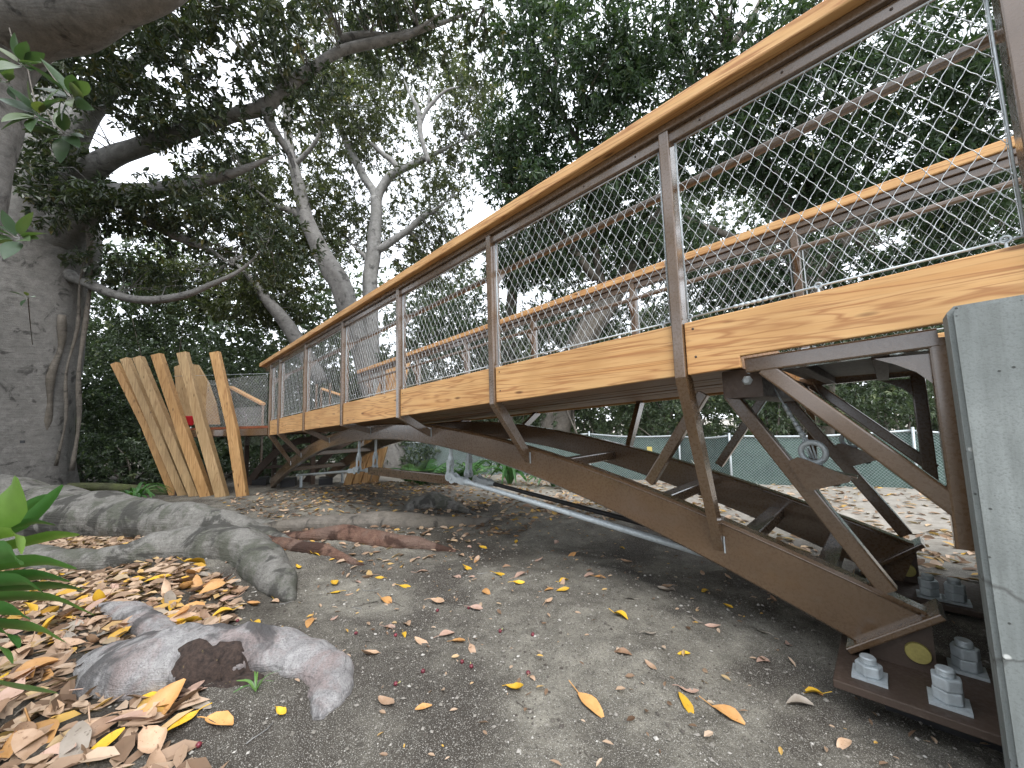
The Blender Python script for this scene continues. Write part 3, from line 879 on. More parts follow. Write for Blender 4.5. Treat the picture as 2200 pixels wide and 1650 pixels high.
TREES = [{'L': 0.2,
  'asp': 0.42,
  'bark': 'grey',
  'label': 'smooth grey fig tree reaching in from the left with a heavy limb overhead',
  'leaf': 'green',
  'limbs': [[[-10.411, -2.643, -2.083, 0.666], [-9.451, -2.113, 0.9, 0.496], [-8.944, -1.863, 2.692, 0.436], [-8.464, -1.598, 4.184, 0.4], [-8.237, -1.498, 5.081, 0.4],
             [-8.061, -1.449, 5.98, 0.448], [-7.749, -1.251, 6.753, 0.508], [-7.72, -1.088, 7.84, 0.472], [-7.869, -1.023, 9.406, 0.4]],
            [[-7.871, -1.329, 6.456, 0.424], [-7.265, -0.902, 6.599, 0.439], [-6.559, -0.366, 6.658, 0.36], [-5.958, 0.07, 6.708, 0.285], [-5.398, 0.438, 6.962, 0.245],
             [-4.826, 0.913, 7.55, 0.2]]],
  'lobes': [],
  'seed': 1},
 {'L': 0.165,
  'asp': 0.42,
  'bark': 'grey',
  'label': 'massive grey fig tree with fluted trunk behind the pale surface roots',
  'leaf': 'dark',
  'limbs': [[[-15.813, -1.744, -0.865, 1.208], [-15.502, -1.626, 0.501, 0.943], [-15.102, -1.544, 2.781, 0.874], [-14.685, -1.446, 5.061, 0.851],
             [-14.468, -1.389, 6.201, 0.828], [-14.489, -1.4, 7.176, 0.767], [-14.583, -1.548, 8.643, 0.658], [-14.886, -1.774, 10.232, 0.551],
             [-15.104, -2.084, 12.018, 0.46], [-15.801, -2.528, 14.465, 0.378]],
            [[-14.189, -1.221, 5.916, 0.455], [-13.432, -0.837, 6.442, 0.334], [-12.608, -0.363, 6.764, 0.24], [-11.553, 0.382, 6.736, 0.17],
             [-10.651, 1.103, 6.831, 0.126], [-9.857, 1.71, 6.999, 0.115], [-9.228, 2.273, 7.337, 0.062]],
            [[-14.28, -1.329, 7.112, 0.437], [-13.497, -0.891, 7.417, 0.304], [-12.531, -0.281, 7.751, 0.22], [-11.741, 0.314, 7.979, 0.196],
             [-11.046, 0.824, 8.15, 0.172], [-10.263, 1.417, 8.342, 0.149], [-9.656, 1.978, 8.53, 0.149], [-9.18, 2.379, 8.978, 0.128], [-8.763, 2.731, 9.365, 0.117],
             [-8.222, 3.201, 9.769, 0.107], [-7.458, 3.909, 10.003, 0.096], [-6.644, 4.659, 10.288, 0.075], [-5.79, 5.433, 10.678, 0.053]],
            [[-14.321, -1.119, 5.253, 0.161], [-13.639, -0.691, 4.894, 0.124], [-12.822, -0.123, 4.474, 0.099], [-12.168, 0.394, 4.297, 0.087],
             [-11.437, 0.955, 4.346, 0.081], [-10.976, 1.372, 4.564, 0.065], [-10.428, 1.858, 4.896, 0.054], [-10.084, 2.255, 5.462, 0.033]],
            [[-12.055, 0.249, 6.197, 0.12], [-11.801, 0.525, 5.969, 0.109], [-11.524, 0.824, 5.74, 0.098], [-11.078, 1.292, 5.471, 0.087],
             [-10.668, 1.745, 5.051, 0.065]],
            [[-9.604, 2.031, 8.517, 0.107], [-9.472, 2.226, 8.012, 0.096], [-9.472, 2.574, 7.504, 0.076], [-9.413, 2.719, 6.849, 0.044]],
            [[-14.224, -1.266, 8.093, 0.349], [-13.338, -0.818, 9.062, 0.228], [-11.982, -0.147, 9.676, 0.153], [-10.621, 0.541, 10.202, 0.104],
             [-9.587, 1.034, 10.865, 0.06]],
            [[-8.197, 3.187, 10.055, 0.085], [-7.754, 3.607, 10.122, 0.085], [-7.179, 4.174, 10.044, 0.075], [-6.822, 4.366, 10.143, 0.063],
             [-6.26, 4.731, 10.437, 0.042]]],
  'lobes': [[-10.486, -0.009, 9.021, 2.3, 1.7, 1.3, 3.0], [-12.808, -1.212, 7.485, 1.0, 1.2, 1.0, 2.6], [-10.426, 1.355, 7.626, 1.4, 1.5, 0.9, 2.4],
            [-12.014, 0.57, 6.183, 1.9, 1.4, 0.6, 3.2], [-9.274, 2.234, 9.387, 1.5, 1.6, 1.2, 2.6], [-7.663, 3.898, 10.693, 1.6, 1.6, 0.8, 2.8],
            [-6.496, 5.457, 10.613, 1.1, 1.5, 0.6, 2.4], [-8.761, 1.037, 9.5, 2.2, 2, 0.8, 2.4], [-10.726, 2.301, 5.701, 1.5, 1.3, 0.8, 2.6],
            [-13.507, 0.091, 5.232, 1.5, 1.2, 0.5, 3.0], [-7.558, 2.608, 10.64, 2.5, 2, 0.7, 3.0], [-11.387, -0.783, 8.284, 1.3, 1.2, 0.9, 2.4],
            [-11.667, -0.346, 6.134, 1.2, 0.7, 0.5, 2.4], [-10.502, 0.768, 6.237, 1.2, 0.7, 0.5, 2.2], [-12.593, -1.261, 6.273, 0.7, 0.6, 0.6, 2.0]],
  'ntw': 300,
  'seed': 2},
 {'L': 0.17,
  'asp': 0.4,
  'bark': 'grey',
  'group': None,
  'label': 'grey fig tree with a leaning trunk behind the handrail and stakes',
  'leaf': 'mid',
  'limbs': [[[-11.99, 6.819, -0.622, 0.409], [-12.389, 6.009, 2.538, 0.378], [-12.626, 5.556, 4.198, 0.346], [-12.806, 5.175, 5.746, 0.331],
             [-13.027, 4.867, 6.446, 0.315], [-13.263, 4.534, 7.226, 0.283], [-13.459, 4.23, 8.083, 0.236], [-13.556, 3.992, 9.156, 0.189],
             [-13.627, 3.807, 10.023, 0.157], [-13.69, 3.602, 11.095, 0.126], [-13.648, 3.528, 11.957, 0.11], [-13.644, 3.354, 13.277, 0.079]],
            [[-13.615, 4.794, 2.746, 0.236], [-13.969, 4.302, 3.861, 0.236], [-14.336, 3.818, 4.819, 0.22], [-14.668, 3.4, 5.54, 0.189], [-15.001, 2.982, 6.261, 0.142],
             [-15.396, 2.512, 6.906, 0.094]],
            [[-13.459, 4.23, 8.083, 0.142], [-13.785, 3.86, 8.49, 0.126], [-14.215, 3.409, 8.743, 0.094], [-14.723, 2.83, 9.393, 0.063]],
            [[-13.627, 3.807, 10.023, 0.094], [-12.807, 4.225, 10.745, 0.077], [-12.294, 4.32, 11.649, 0.046]]],
  'lobes': [[-14.915, 4.01, 9.643, 2.0, 1.8, 2.0, 3.74], [-14.179, 4.989, 12.871, 2.0, 2, 2.0, 2.72], [-15.971, 3.48, 5.963, 2.2, 1.5, 1.1, 4.76],
            [-15.412, 4.516, 7.488, 2, 1.5, 1.2, 3.74], [-16.614, 2.355, 9.714, 2, 1.6, 1.6, 3.06], [-18.271, 1.874, 6.555, 2, 1.5, 1.2, 5.44]],
  'ntw': 150,
  'seed': 3},
 {'L': 0.15,
  'asp': 0.4,
  'bark': 'pale',
  'label': 'pale white barked fig tree forking high above the handrail',
  'leaf': 'mid',
  'limbs': [[[-14.339, 7.352, -0.705, 0.363], [-14.215, 6.89, 3.643, 0.309], [-14.035, 6.693, 6.41, 0.291], [-13.913, 6.685, 7.348, 0.272],
             [-13.782, 6.713, 8.086, 0.254], [-13.615, 6.72, 9.239, 0.227], [-13.53, 6.694, 10.052, 0.218]],
            [[-13.538, 6.698, 9.962, 0.182], [-13.62, 6.565, 10.364, 0.163], [-13.809, 6.313, 10.88, 0.154], [-13.999, 6.041, 11.54, 0.145],
             [-14.21, 5.721, 12.401, 0.127], [-14.336, 5.513, 13.041, 0.109], [-14.393, 5.307, 14.168, 0.082], [-14.411, 5.119, 15.438, 0.054]],
            [[-13.525, 6.711, 9.961, 0.182], [-13.353, 6.815, 10.425, 0.173], [-13.108, 6.997, 10.832, 0.163], [-12.798, 7.263, 11.092, 0.154],
             [-12.166, 7.827, 11.446, 0.127], [-11.601, 8.329, 11.785, 0.109], [-10.846, 9.003, 12.207, 0.073]],
            [[-12.798, 7.263, 11.092, 0.109], [-12.973, 7.042, 11.48, 0.109], [-13.175, 6.816, 11.706, 0.091], [-13.406, 6.547, 12.042, 0.082],
             [-13.616, 6.306, 12.322, 0.073], [-13.919, 5.938, 12.879, 0.054]],
            [[-13.766, 6.743, 7.976, 0.163], [-13.532, 6.952, 8.112, 0.145], [-13.249, 7.193, 8.354, 0.145], [-12.756, 7.615, 8.769, 0.127],
             [-12.365, 7.935, 9.206, 0.109], [-11.975, 8.276, 9.48, 0.091], [-11.389, 8.766, 10.054, 0.073]],
            [[-13.905, 6.681, 7.438, 0.127], [-14.125, 6.406, 7.9, 0.109], [-14.392, 6.097, 8.274, 0.091]],
            [[-9.949, 6.715, 9.675, 0.068], [-10.019, 6.589, 10.116, 0.076], [-10.064, 6.482, 10.587, 0.076], [-10.053, 6.393, 11.327, 0.068],
             [-10.23, 6.128, 12.029, 0.061], [-10.356, 5.916, 12.699, 0.045]],
            [[-10.06, 6.447, 10.874, 0.061], [-9.974, 6.498, 11.112, 0.061], [-9.815, 6.609, 11.438, 0.061], [-9.341, 6.993, 11.992, 0.053],
             [-8.777, 7.524, 12.105, 0.045]],
            [[-9.815, 6.609, 11.438, 0.045], [-9.691, 6.624, 12.218, 0.038], [-9.34, 6.844, 13.111, 0.03]],
            [[-13.598, 1.984, 13.408, 0.073], [-13.7, 2.512, 12.9, 0.075], [-13.821, 3.092, 11.87, 0.07]]],
  'lobes': [[-14.275, 6.865, 13.825, 2.2, 2.2, 2.2, 2.25], [-12.745, 8.77, 10.667, 1.8, 2, 2.0, 2.85], [-13.331, 8.059, 16.954, 2.8, 2.6, 1.9, 2.4],
            [-15.681, 6.733, 9.87, 1.8, 2, 1.7, 3.0], [-13.389, 9.178, 8.179, 1.8, 1.8, 1.2, 3.9], [-15.39, 5.365, 16.966, 2.2, 2.2, 1.6, 2.25],
            [-10.636, 9.086, 13.105, 1.5, 2, 2.2, 3.0]],
  'ntw': 220,
  'seed': 4},
 {'L': 0.19,
  'asp': 0.34,
  'bark': 'brown',
  'kw': {'droop': 0.6, 'flatn': 0.5},
  'label': 'leafy green fig tree standing behind the middle of the footbridge',
  'leaf': 'green',
  'limbs': [[[-7.648, 9.487, 0.394, 0.494], [-7.131, 9.758, 2.114, 0.407], [-6.691, 9.992, 3.546, 0.378], [-6.133, 10.399, 4.539, 0.349], [-5.523, 10.856, 5.529, 0.291],
             [-4.771, 11.394, 6.948, 0.218], [-4.097, 11.817, 8.661, 0.16], [-3.631, 12.037, 10.383, 0.116]],
            [[-6.016, 10.493, 4.679, 0.145], [-5.844, 9.644, 7.041, 0.111], [-5.601, 8.941, 8.823, 0.08], [-5.771, 8.686, 9.495, 0.073], [-6.032, 8.307, 10.437, 0.073],
             [-5.888, 8.315, 11.415, 0.067], [-5.753, 8.299, 12.513, 0.06], [-5.647, 8.242, 13.706, 0.053]],
            [[-5.64, 8.89, 8.918, 0.06], [-5.645, 8.82, 9.41, 0.06], [-5.475, 8.873, 10.241, 0.053], [-5.371, 8.903, 10.769, 0.04]],
            [[-5.891, 9.821, 5.375, 0.125], [-6.436, 8.383, 6.956, 0.093], [-7.117, 7.595, 7.916, 0.067], [-7.417, 7.179, 8.859, 0.04]],
            [[-9.357, 9.235, 0.369, 0.22], [-8.967, 9.193, 3.496, 0.205], [-8.744, 9.157, 5.373, 0.189], [-8.465, 9.176, 7.247, 0.142], [-7.789, 8.962, 8.513, 0.091]],
            [[-2.075, 10.697, 10.752, 0.097], [-1.567, 11.079, 11.578, 0.109], [-1.124, 11.364, 12.647, 0.109]]],
  'lobes': [[-6.544, 7.39, 8.363, 1.4, 1.5, 1.5, 5.78], [-4.903, 8.025, 10.265, 1.8, 1.8, 1.6, 5.1], [-5.519, 9.186, 7.583, 1.9, 1.8, 1.3, 6.12],
            [-3.002, 9.098, 10.778, 1.7, 1.8, 1.2, 5.1], [-6.151, 7.314, 11.774, 1.4, 1.6, 1.2, 3.74], [-7.449, 8.904, 6.189, 1.7, 1.5, 1.1, 6.46],
            [-4.099, 9.652, 9.15, 1.7, 1.6, 1.3, 4.42]],
  'ntw': 240,
  'seed': 5},
 {'L': 0.19,
  'asp': 0.36,
  'bark': 'brown',
  'kw': {'droop': 0.5, 'flatn': 0.55},
  'label': 'dense green fig tree hanging over the netting beside the wing wall',
  'leaf': 'green',
  'limbs': [[[-1.695, 14.652, -0.361, 0.418], [-1.375, 14.628, 2.129, 0.39], [-1.354, 14.314, 4.63, 0.348], [-1.581, 13.832, 6.586, 0.306],
             [-1.932, 13.266, 8.269, 0.251], [-2.244, 12.479, 9.8, 0.192], [-2.425, 11.7, 11.179, 0.133]],
            [[-1.429, 14.203, 4.911, 0.195], [-0.272, 14.438, 6.302, 0.146], [0.945, 14.784, 7.291, 0.114], [2.102, 15.137, 7.799, 0.085], [3.088, 15.464, 8.304, 0.058]],
            [[-1.656, 13.721, 6.867, 0.167], [-0.54, 13.612, 8.441, 0.118], [0.538, 13.628, 9.846, 0.086], [1.343, 13.676, 11.133, 0.059]],
            [[-1.455, 14.066, 5.747, 0.139], [-2.557, 12.651, 6.261, 0.109], [-3.64, 11.371, 6.94, 0.081], [-4.291, 10.4, 7.399, 0.053]]],
  'lobes': [[-2.613, 11.802, 9.059, 1.9, 2, 1.5, 5.1], [-0.941, 11.34, 9.98, 1.7, 1.8, 1.5, 4.76], [-0.799, 13.711, 7.919, 2.1, 2, 1.4, 6.12],
            [1.102, 12.804, 9.643, 1.7, 1.8, 1.4, 4.76], [1.799, 14.907, 7.328, 1.9, 2, 1.5, 6.12], [2.816, 14.304, 8.735, 1.5, 1.6, 1.5, 5.1],
            [-4.848, 11.436, 6.081, 1.9, 1.8, 1.2, 5.44], [-2.462, 14.243, 5.504, 2.1, 2, 1.1, 6.46], [0.608, 16.265, 5.279, 2.1, 2, 1.2, 6.46],
            [2.71, 17.447, 5.38, 1.8, 2, 1.2, 5.78], [-4.485, 14.115, 4.362, 2.2, 1.8, 1.2, 3.4], [-7.396, 11.258, 4.646, 2.0, 1.8, 1.1, 3.4],
            [-0.937, 16.885, 4.106, 2.2, 1.8, 1.2, 3.4], [2.147, 19.183, 4.02, 2.2, 1.8, 1.2, 3.4], [-10.72, 8.729, 4.73, 1.8, 1.8, 1.3, 2.72]],
  'ntw': 240,
  'seed': 6}]
GROVE = [[-7.5, -5.5, 7, 'grove fig tree standing left of the huge mottled root', [[-7.5, -5.5, 6.5, 3.6, 3.2, 2.6, 2.6], [-9.5, -4.0, 3.2, 2.2, 2.0, 1.6, 2.2]]],
 [-14, -6, 8, 'grove fig tree standing beyond the massive fluted trunk', [[-14, -6, 7, 3.8, 3.4, 3.0, 2.6], [-13, -5, 2.8, 2.6, 2.0, 1.8, 2.2]]],
 [-2.5, -7.5, 8, 'grove fig tree standing across the clearing from the footbridge', [[-2.5, -7.5, 7, 4.0, 3.4, 2.8, 2.4], [-4.5, -6, 2.4, 2.6, 1.8, 1.6, 2.2]]],
 [3.5, -8.5, 8, 'grove fig tree standing across from the wing wall', [[3.0, -8.5, 6.5, 3.2, 3.0, 2.4, 1.8]]]]
SHRUBS = [[[[-19.214, -1.27, 2.337, 2.0, 1.3, 2.0, 3.6], [-19.759, -2.125, 4.778, 1.8, 1.3, 1.5, 2.7]], 'dark shrub mass behind the big grey trunk', 0.16, 'hedge'],
 [[[-17.742, 0.881, 2.131, 2.2, 1.3, 1.9, 3.9], [-18.531, 0.44, 4.945, 2.2, 1.3, 1.4, 3.0]], 'dark leafy shrub behind the leaning stakes', 0.16, 'hedge'],
 [[[-16.143, 3.049, 2.724, 1.9, 1.3, 2.1, 3.6], [-16.176, 2.596, 0.652, 1.6, 1.2, 0.8, 3.6]], 'dense shrub behind the cedar panel', 0.15, 'hedge'],
 [[[-15.627, 5.685, 2.432, 2.0, 1.4, 2.0, 3.3], [-16.605, 5.103, 4.927, 2.0, 1.4, 1.3, 2.1]], 'tall shrub behind the far end of the footbridge', 0.15, 'hedge'],
 [[[-13.14, 8.082, 2.51, 2.1, 1.4, 2.0, 3.6], [-12.809, 8.748, 5.144, 2.0, 1.4, 1.4, 2.55]], 'shady shrub behind the pale barked tree', 0.15, 'hedge'],
 [[[-9.762, 9.348, 1.807, 1.8, 1.4, 1.8, 3.6]], 'shrub behind the ferns and the arch', 0.15, 'hedge'],
 [[[-6.675, 10.22, 1.95, 1.8, 1.3, 1.5, 3.45], [-7.972, 9.391, 3.987, 1.8, 1.3, 1.2, 2.55]], 'grey green tangled shrub above the small fence section', 0.13, 'hedge'],
 [[[-4.307, 11.133, 1.815, 1.7, 1.3, 1.3, 3.3], [-4.642, 11.261, 3.654, 1.7, 1.3, 1.0, 2.55]], 'tangled shrub above the fence between the braces', 0.13, 'hedge'],
 [[[-2.095, 11.894, 1.686, 1.6, 1.3, 1.1, 3.0], [-2.188, 12.45, 3.122, 1.8, 1.3, 1.0, 2.85]], 'bright leaved shrub above the green fence screen', 0.13, 'hedge'],
 [[[-0.013, 12.806, 1.57, 1.6, 1.2, 0.9, 3.0], [-0.059, 13.681, 3.052, 1.9, 1.3, 1.0, 2.85], [1.87, 14.949, 2.307, 1.5, 1.2, 1.2, 3.0]],
  'light green shrub above the fence beside the wing wall', 0.12, 'hedge'],
 [[[-17.431, -0.697, 0.5, 1.5, 1.0, 0.8, 3.9], [-18.534, -1.761, 0.477, 1.5, 1.0, 0.8, 3.9]], 'low dark shrub at the foot of the big grey trunk', 0.15, 'hedge'],
 [[[-16.135, 0.565, 0.447, 1.5, 1.0, 0.8, 3.9], [-15.144, 1.54, 0.336, 1.2, 1.0, 0.7, 3.9]], 'low dark shrub behind the mossy log', 0.15, 'hedge'],
 [[[-14.554, 2.822, 0.245, 1.5, 1.0, 0.8, 3.9], [-14.407, 4.37, 0.186, 1.6, 1.0, 0.8, 3.9]], 'low shrub under the viewing platform', 0.15, 'hedge'],
 [[[-13.088, 6.362, 0.068, 1.8, 1.0, 0.9, 3.9], [-11.124, 7.545, 0.207, 1.4, 1.0, 0.8, 3.6]], 'low shrub seen under the arch', 0.15, 'hedge']]
WOOD = [[-42.973, -7.972, 0.706, 4.5, 2.5, 2.6, 6.08], [-37.771, -2.907, 0.491, 4.5, 2.5, 2.6, 6.08], [-32.568, 2.158, 0.275, 4.5, 2.5, 2.6, 6.08],
 [-27.366, 7.223, 0.059, 4.5, 2.5, 2.6, 6.08], [-22.164, 12.288, -0.157, 4.5, 2.5, 2.6, 6.08], [-16.962, 17.353, -0.372, 4.5, 2.5, 2.6, 6.08],
 [-11.708, 22.39, -0.01, 4.5, 2.5, 2.6, 6.08], [-6.48, 27.441, 0.063, 4.5, 2.5, 2.6, 6.08], [-1.252, 32.492, 0.137, 4.5, 2.5, 2.6, 6.08],
 [3.976, 37.543, 0.21, 4.5, 2.5, 2.6, 6.08], [9.203, 42.594, 0.283, 4.5, 2.5, 2.6, 6.08], [-41.523, -7.183, 5.289, 5, 3, 4.5, 5.7],
 [-35.331, -1.077, 4.452, 5, 3, 4.5, 5.7], [-30.129, 3.988, 4.236, 5, 3, 4.5, 5.7], [-25.004, 9.095, 3.153, 5, 3, 4.5, 5.32], [-19.801, 14.16, 2.937, 5, 3, 4.5, 5.32],
 [-14.522, 19.183, 3.589, 5, 3, 4.5, 5.32], [-9.269, 24.22, 3.951, 5, 3, 4.5, 5.32], [-4.015, 29.258, 4.313, 5, 3, 4.5, 5.32], [1.187, 34.323, 4.098, 5, 3, 4.5, 5.32],
 [6.44, 39.36, 4.46, 5, 3, 4.5, 5.32], [-40.936, -4.852, 13.003, 5, 3, 4, 3.04], [-34.284, 1.793, 11.47, 5, 3, 4, 2.66], [-27.577, 8.408, 10.563, 5, 3, 4, 2.28],
 [-20.869, 15.023, 9.656, 5, 3, 4, 1.9], [-13.774, 21.425, 13.134, 5, 3, 4, 2.66], [-6.955, 27.98, 13.48, 5, 3, 4, 3.04], [-0.137, 34.534, 13.826, 5, 3, 4, 3.04],
 [6.709, 41.073, 14.485, 5, 3, 4, 3.04]]
AERIAL = [[[-13.354, -0.601, 6.287], [-14.355, -0.635, 0.354], 0.045], [[-13.294, -0.646, 6.014], [-14.45, -0.885, 0.486], 0.03],
 [[-14.036, -0.964, 4.067], [-14.716, -1.144, 0.497], 0.07]]
ROOTS = [{'bark': 'rootgrey',
  'flat': 0.95,
  'label': 'huge mottled grey surface root lying across the litter',
  'lift': 0.35,
  'paths': [[[-11.141, -1.744, 0, 0.57], [-9.794, -1.156, 0, 0.496], [-8.65, -0.485, 0, 0.442], [-7.58, 0.117, 0, 0.354], [-6.471, 0.597, 0, 0.267],
             [-5.636, 1.024, 0, 0.186], [-5.021, 1.256, 0, 0.103], [-4.44, 1.364, 0, 0.029]]],
  'relief': 0.06,
  'vox': 0.028},
 {'bark': 'rootgrey',
  'flat': 0.9,
  'label': 'long pale grey root running behind the huge mottled root',
  'lift': 0.3,
  'paths': [[[-15.676, -2.419, 0, 0.48], [-13.914, -1.67, 0, 0.404], [-11.817, -0.744, 0, 0.31], [-9.714, 0.079, 0, 0.226], [-7.618, 0.801, 0, 0.153],
             [-6.406, 1.263, 0, 0.101], [-5.667, 1.624, 0, 0.048]]],
  'relief': 0.05,
  'vox': 0.03},
 {'bark': 'rootgrey',
  'flat': 0.95,
  'label': 'dark and pale patched root curling down beside the litter',
  'lift': 0.25,
  'paths': [[[-7.497, -1.057, 0, 0.209], [-6.413, -0.675, 0, 0.177], [-5.808, -0.304, 0, 0.152], [-5.463, -0.023, 0, 0.142], [-5.246, 0.323, 0, 0.164],
             [-5.055, 0.619, 0, 0.204], [-4.636, 0.85, 0, 0.215], [-4.047, 0.948, 0, 0.179], [-3.486, 0.945, 0, 0.115], [-3.157, 0.941, 0, 0.033]]],
  'relief': 0.04,
  'vox': 0.02},
 {'bark': 'brown',
  'flat': 0.85,
  'label': 'broad brownish grey root stretching towards the arch',
  'lift': 0.25,
  'paths': [[[-5.847, 1.206, 0, 0.081], [-5.305, 1.679, 0, 0.133], [-4.724, 2.181, 0, 0.143], [-4.301, 2.702, 0, 0.128], [-4.039, 3.231, 0, 0.097],
             [-3.982, 3.674, 0, 0.032]]],
  'relief': 0.03,
  'vox': 0.02},
 {'bark': 'red',
  'flat': 0.85,
  'label': 'smooth reddish brown root pointing at the tie rods',
  'lift': 0.25,
  'paths': [[[-5.15, 1.244, 0, 0.053], [-4.468, 1.65, 0, 0.096], [-3.975, 1.936, 0, 0.102], [-3.54, 2.222, 0, 0.081], [-3.2, 2.435, 0, 0.023]]],
  'relief': 0.02,
  'vox': 0.016},
 {'bark': 'red',
  'flat': 0.85,
  'label': 'thin reddish root below the smooth reddish brown one',
  'lift': 0.25,
  'paths': [[[-5.516, 1.095, 0, 0.065], [-4.621, 1.245, 0, 0.077], [-4.016, 1.442, 0, 0.067], [-3.466, 1.603, 0, 0.021]]],
  'relief': 0.02,
  'vox': 0.014},
 {'bark': 'rootpale',
  'flat': 0.72,
  'label': 'low pale root hump with a dark rotted hollow in the foreground',
  'lift': 0.0,
  'paths': [[[-3.194, -0.04, 0, 0.06], [-2.898, 0.114, 0, 0.191], [-2.659, 0.275, 0, 0.233], [-2.501, 0.439, 0, 0.215], [-2.411, 0.62, 0, 0.16],
             [-2.226, 0.741, 0, 0.128], [-2.017, 0.781, 0, 0.107], [-1.859, 0.713, 0, 0.082], [-1.752, 0.626, 0, 0.026]],
            [[-3.034, 0.307, 0, 0.086], [-3.401, 0.228, 0, 0.087], [-3.846, 0.111, 0, 0.089], [-4.123, -0.036, 0, 0.033]]],
  'relief': 0.03,
  'soft': 4,
  'vox': 0.012},
 {'bark': 'rootgrey',
  'flat': 0.9,
  'label': 'knobbly grey stump root behind the tie rods',
  'lift': 0.2,
  'paths': [[[-5.501, 3.208, 0, 0.058], [-5.479, 3.444, 0, 0.164], [-5.358, 3.715, 0, 0.182], [-4.889, 3.778, 0, 0.087], [-4.344, 3.647, 0, 0.033]]],
  'relief': 0.05,
  'vox': 0.02}]
CLIVIAS = [[-10.806, 0.352, 34, 0.62, 0.026, 'arching dark green strap leaved plant behind the pale root'],
 [-6.481, 6.514, 30, 1.0, 0.036, 'glossy strap leaved plant behind the tie rod clevis'], [-5.256, 6.607, 22, 0.85, 0.036, 'strap leaved plant under the tie rods'],
 [-7.922, 6.511, 26, 0.9, 0.034, 'low strap leaved plant beside the ferns']]
FERNS = [[-8.118, 5.171, 1.3], [-7.924, 5.638, 1.25], [-7.828, 6.287, 1.1], [-8.863, 5.303, 1.1]]
FRONTPLANT = {'base': [-3.42, -0.763, -0.045],
 'leaves': [[[[-3.42, -0.763, -0.045], [-2.892, -0.464, 0.491], [-2.52, -0.185, 0.577], [-2.286, -0.021, 0.524]], 0.038, 0.55, 0.87],
            [[[-3.42, -0.763, -0.045], [-2.995, -0.504, 0.568], [-2.712, -0.246, 0.689], [-2.473, -0.082, 0.672]], 0.038, 0.5, 0.95],
            [[[-3.42, -0.763, -0.045], [-3.058, -0.501, 0.611], [-2.822, -0.221, 0.756], [-2.606, -0.087, 0.788]], 0.031, 0.75, 0.83],
            [[[-3.42, -0.763, -0.045], [-3.13, -0.539, 0.644], [-2.959, -0.291, 0.81], [-2.718, -0.153, 1.001]], 0.029, 0.35, 0.99],
            [[[-3.42, -0.763, -0.045], [-2.922, -0.524, 0.725], [-2.586, -0.295, 0.926], [-2.457, -0.26, 1.072]], 0.066, 0.75, 1.23],
            [[[-3.42, -0.763, -0.045], [-2.876, -0.508, 0.677], [-2.501, -0.273, 0.854], [-2.387, -0.224, 0.786]], 0.031, 0.95, 0.83],
            [[[-3.42, -0.763, -0.045], [-2.784, -0.458, 0.449], [-2.322, -0.197, 0.532], [-2.138, -0.085, 0.503]], 0.043, 0.5, 0.91],
            [[[-3.42, -0.763, -0.045], [-2.98, -0.48, 0.497], [-2.678, -0.199, 0.58], [-2.457, -0.054, 0.582]], 0.034, 0.15, 0.83],
            [[[-3.42, -0.763, -0.045], [-2.764, -0.455, 0.312], [-2.281, -0.203, 0.349], [-2.091, -0.09, 0.359]], 0.036, 0.3, 0.87],
            [[[-3.42, -0.763, -0.045], [-2.846, -0.507, 0.631], [-2.443, -0.279, 0.789], [-2.311, -0.218, 0.765]], 0.054, 0.4, 1.07],
            [[[-3.42, -0.763, -0.045], [-3.163, -0.542, 0.687], [-3.018, -0.288, 0.882], [-2.834, -0.189, 0.953]], 0.024, 0.3, 0.91],
            [[[-3.42, -0.763, -0.045], [-3.084, -0.532, 0.655], [-2.876, -0.283, 0.826], [-2.679, -0.163, 0.833]], 0.022, 0.05, 0.83],
            [[[-3.42, -0.763, -0.045], [-2.93, -0.506, 0.539], [-2.594, -0.266, 0.649], [-2.418, -0.161, 0.615]], 0.041, 0.3, 0.95],
            [[[-3.42, -0.763, -0.045], [-2.813, -0.492, 0.495], [-2.377, -0.259, 0.598], [-2.225, -0.18, 0.589]], 0.048, 0.35, 0.95],
            [[[-3.42, -0.763, -0.045], [-2.746, -0.491, 0.442], [-2.251, -0.268, 0.538], [-2.11, -0.197, 0.495]], 0.042, 0.5, 0.95],
            [[[-3.42, -0.763, -0.045], [-2.954, -0.494, 0.537], [-2.635, -0.235, 0.644], [-2.42, -0.096, 0.638]], 0.041, 0.2, 0.87],
            [[[-3.42, -0.763, -0.045], [-2.777, -0.488, 0.457], [-2.31, -0.258, 0.551], [-2.176, -0.193, 0.516]], 0.042, 0.3, 0.87]]}
SPRIGS = [[[-5.514, -0.765, 4.673], 9, 0.27, [-7.117, -1.109, 6.088]], [[-5.351, -0.437, 4.442], 11, 0.28, [-6.872, -0.818, 5.689]],
 [[-5.44, -0.63, 4.2], 12, 0.28, [-7.002, -0.929, 5.583]], [[-5.352, -0.658, 2.954], 10, 0.25, [-7.191, -1.141, 3.712]],
 [[-5.724, -0.493, 4.252], 10, 0.27, [-6.465, -0.742, 4.932]], [[-5.928, -0.889, 4.694], 6, 0.22, [-7.246, -1.19, 5.76]],
 [[-8.187, -0.902, 3.082], 4, 0.15, [-13.241, -1.338, 3.206]]]
LOG = [[-13.704, -0.657, -0.004], [-12.188, 0.973, -0.174]]
TREETAG = [-13.834, -1.415, 1.065]
HOLLOW = [-2.34, 0.389, 0.17, 0.085, 0.716, 0.697]
WEED = [-2.123, 0.494]
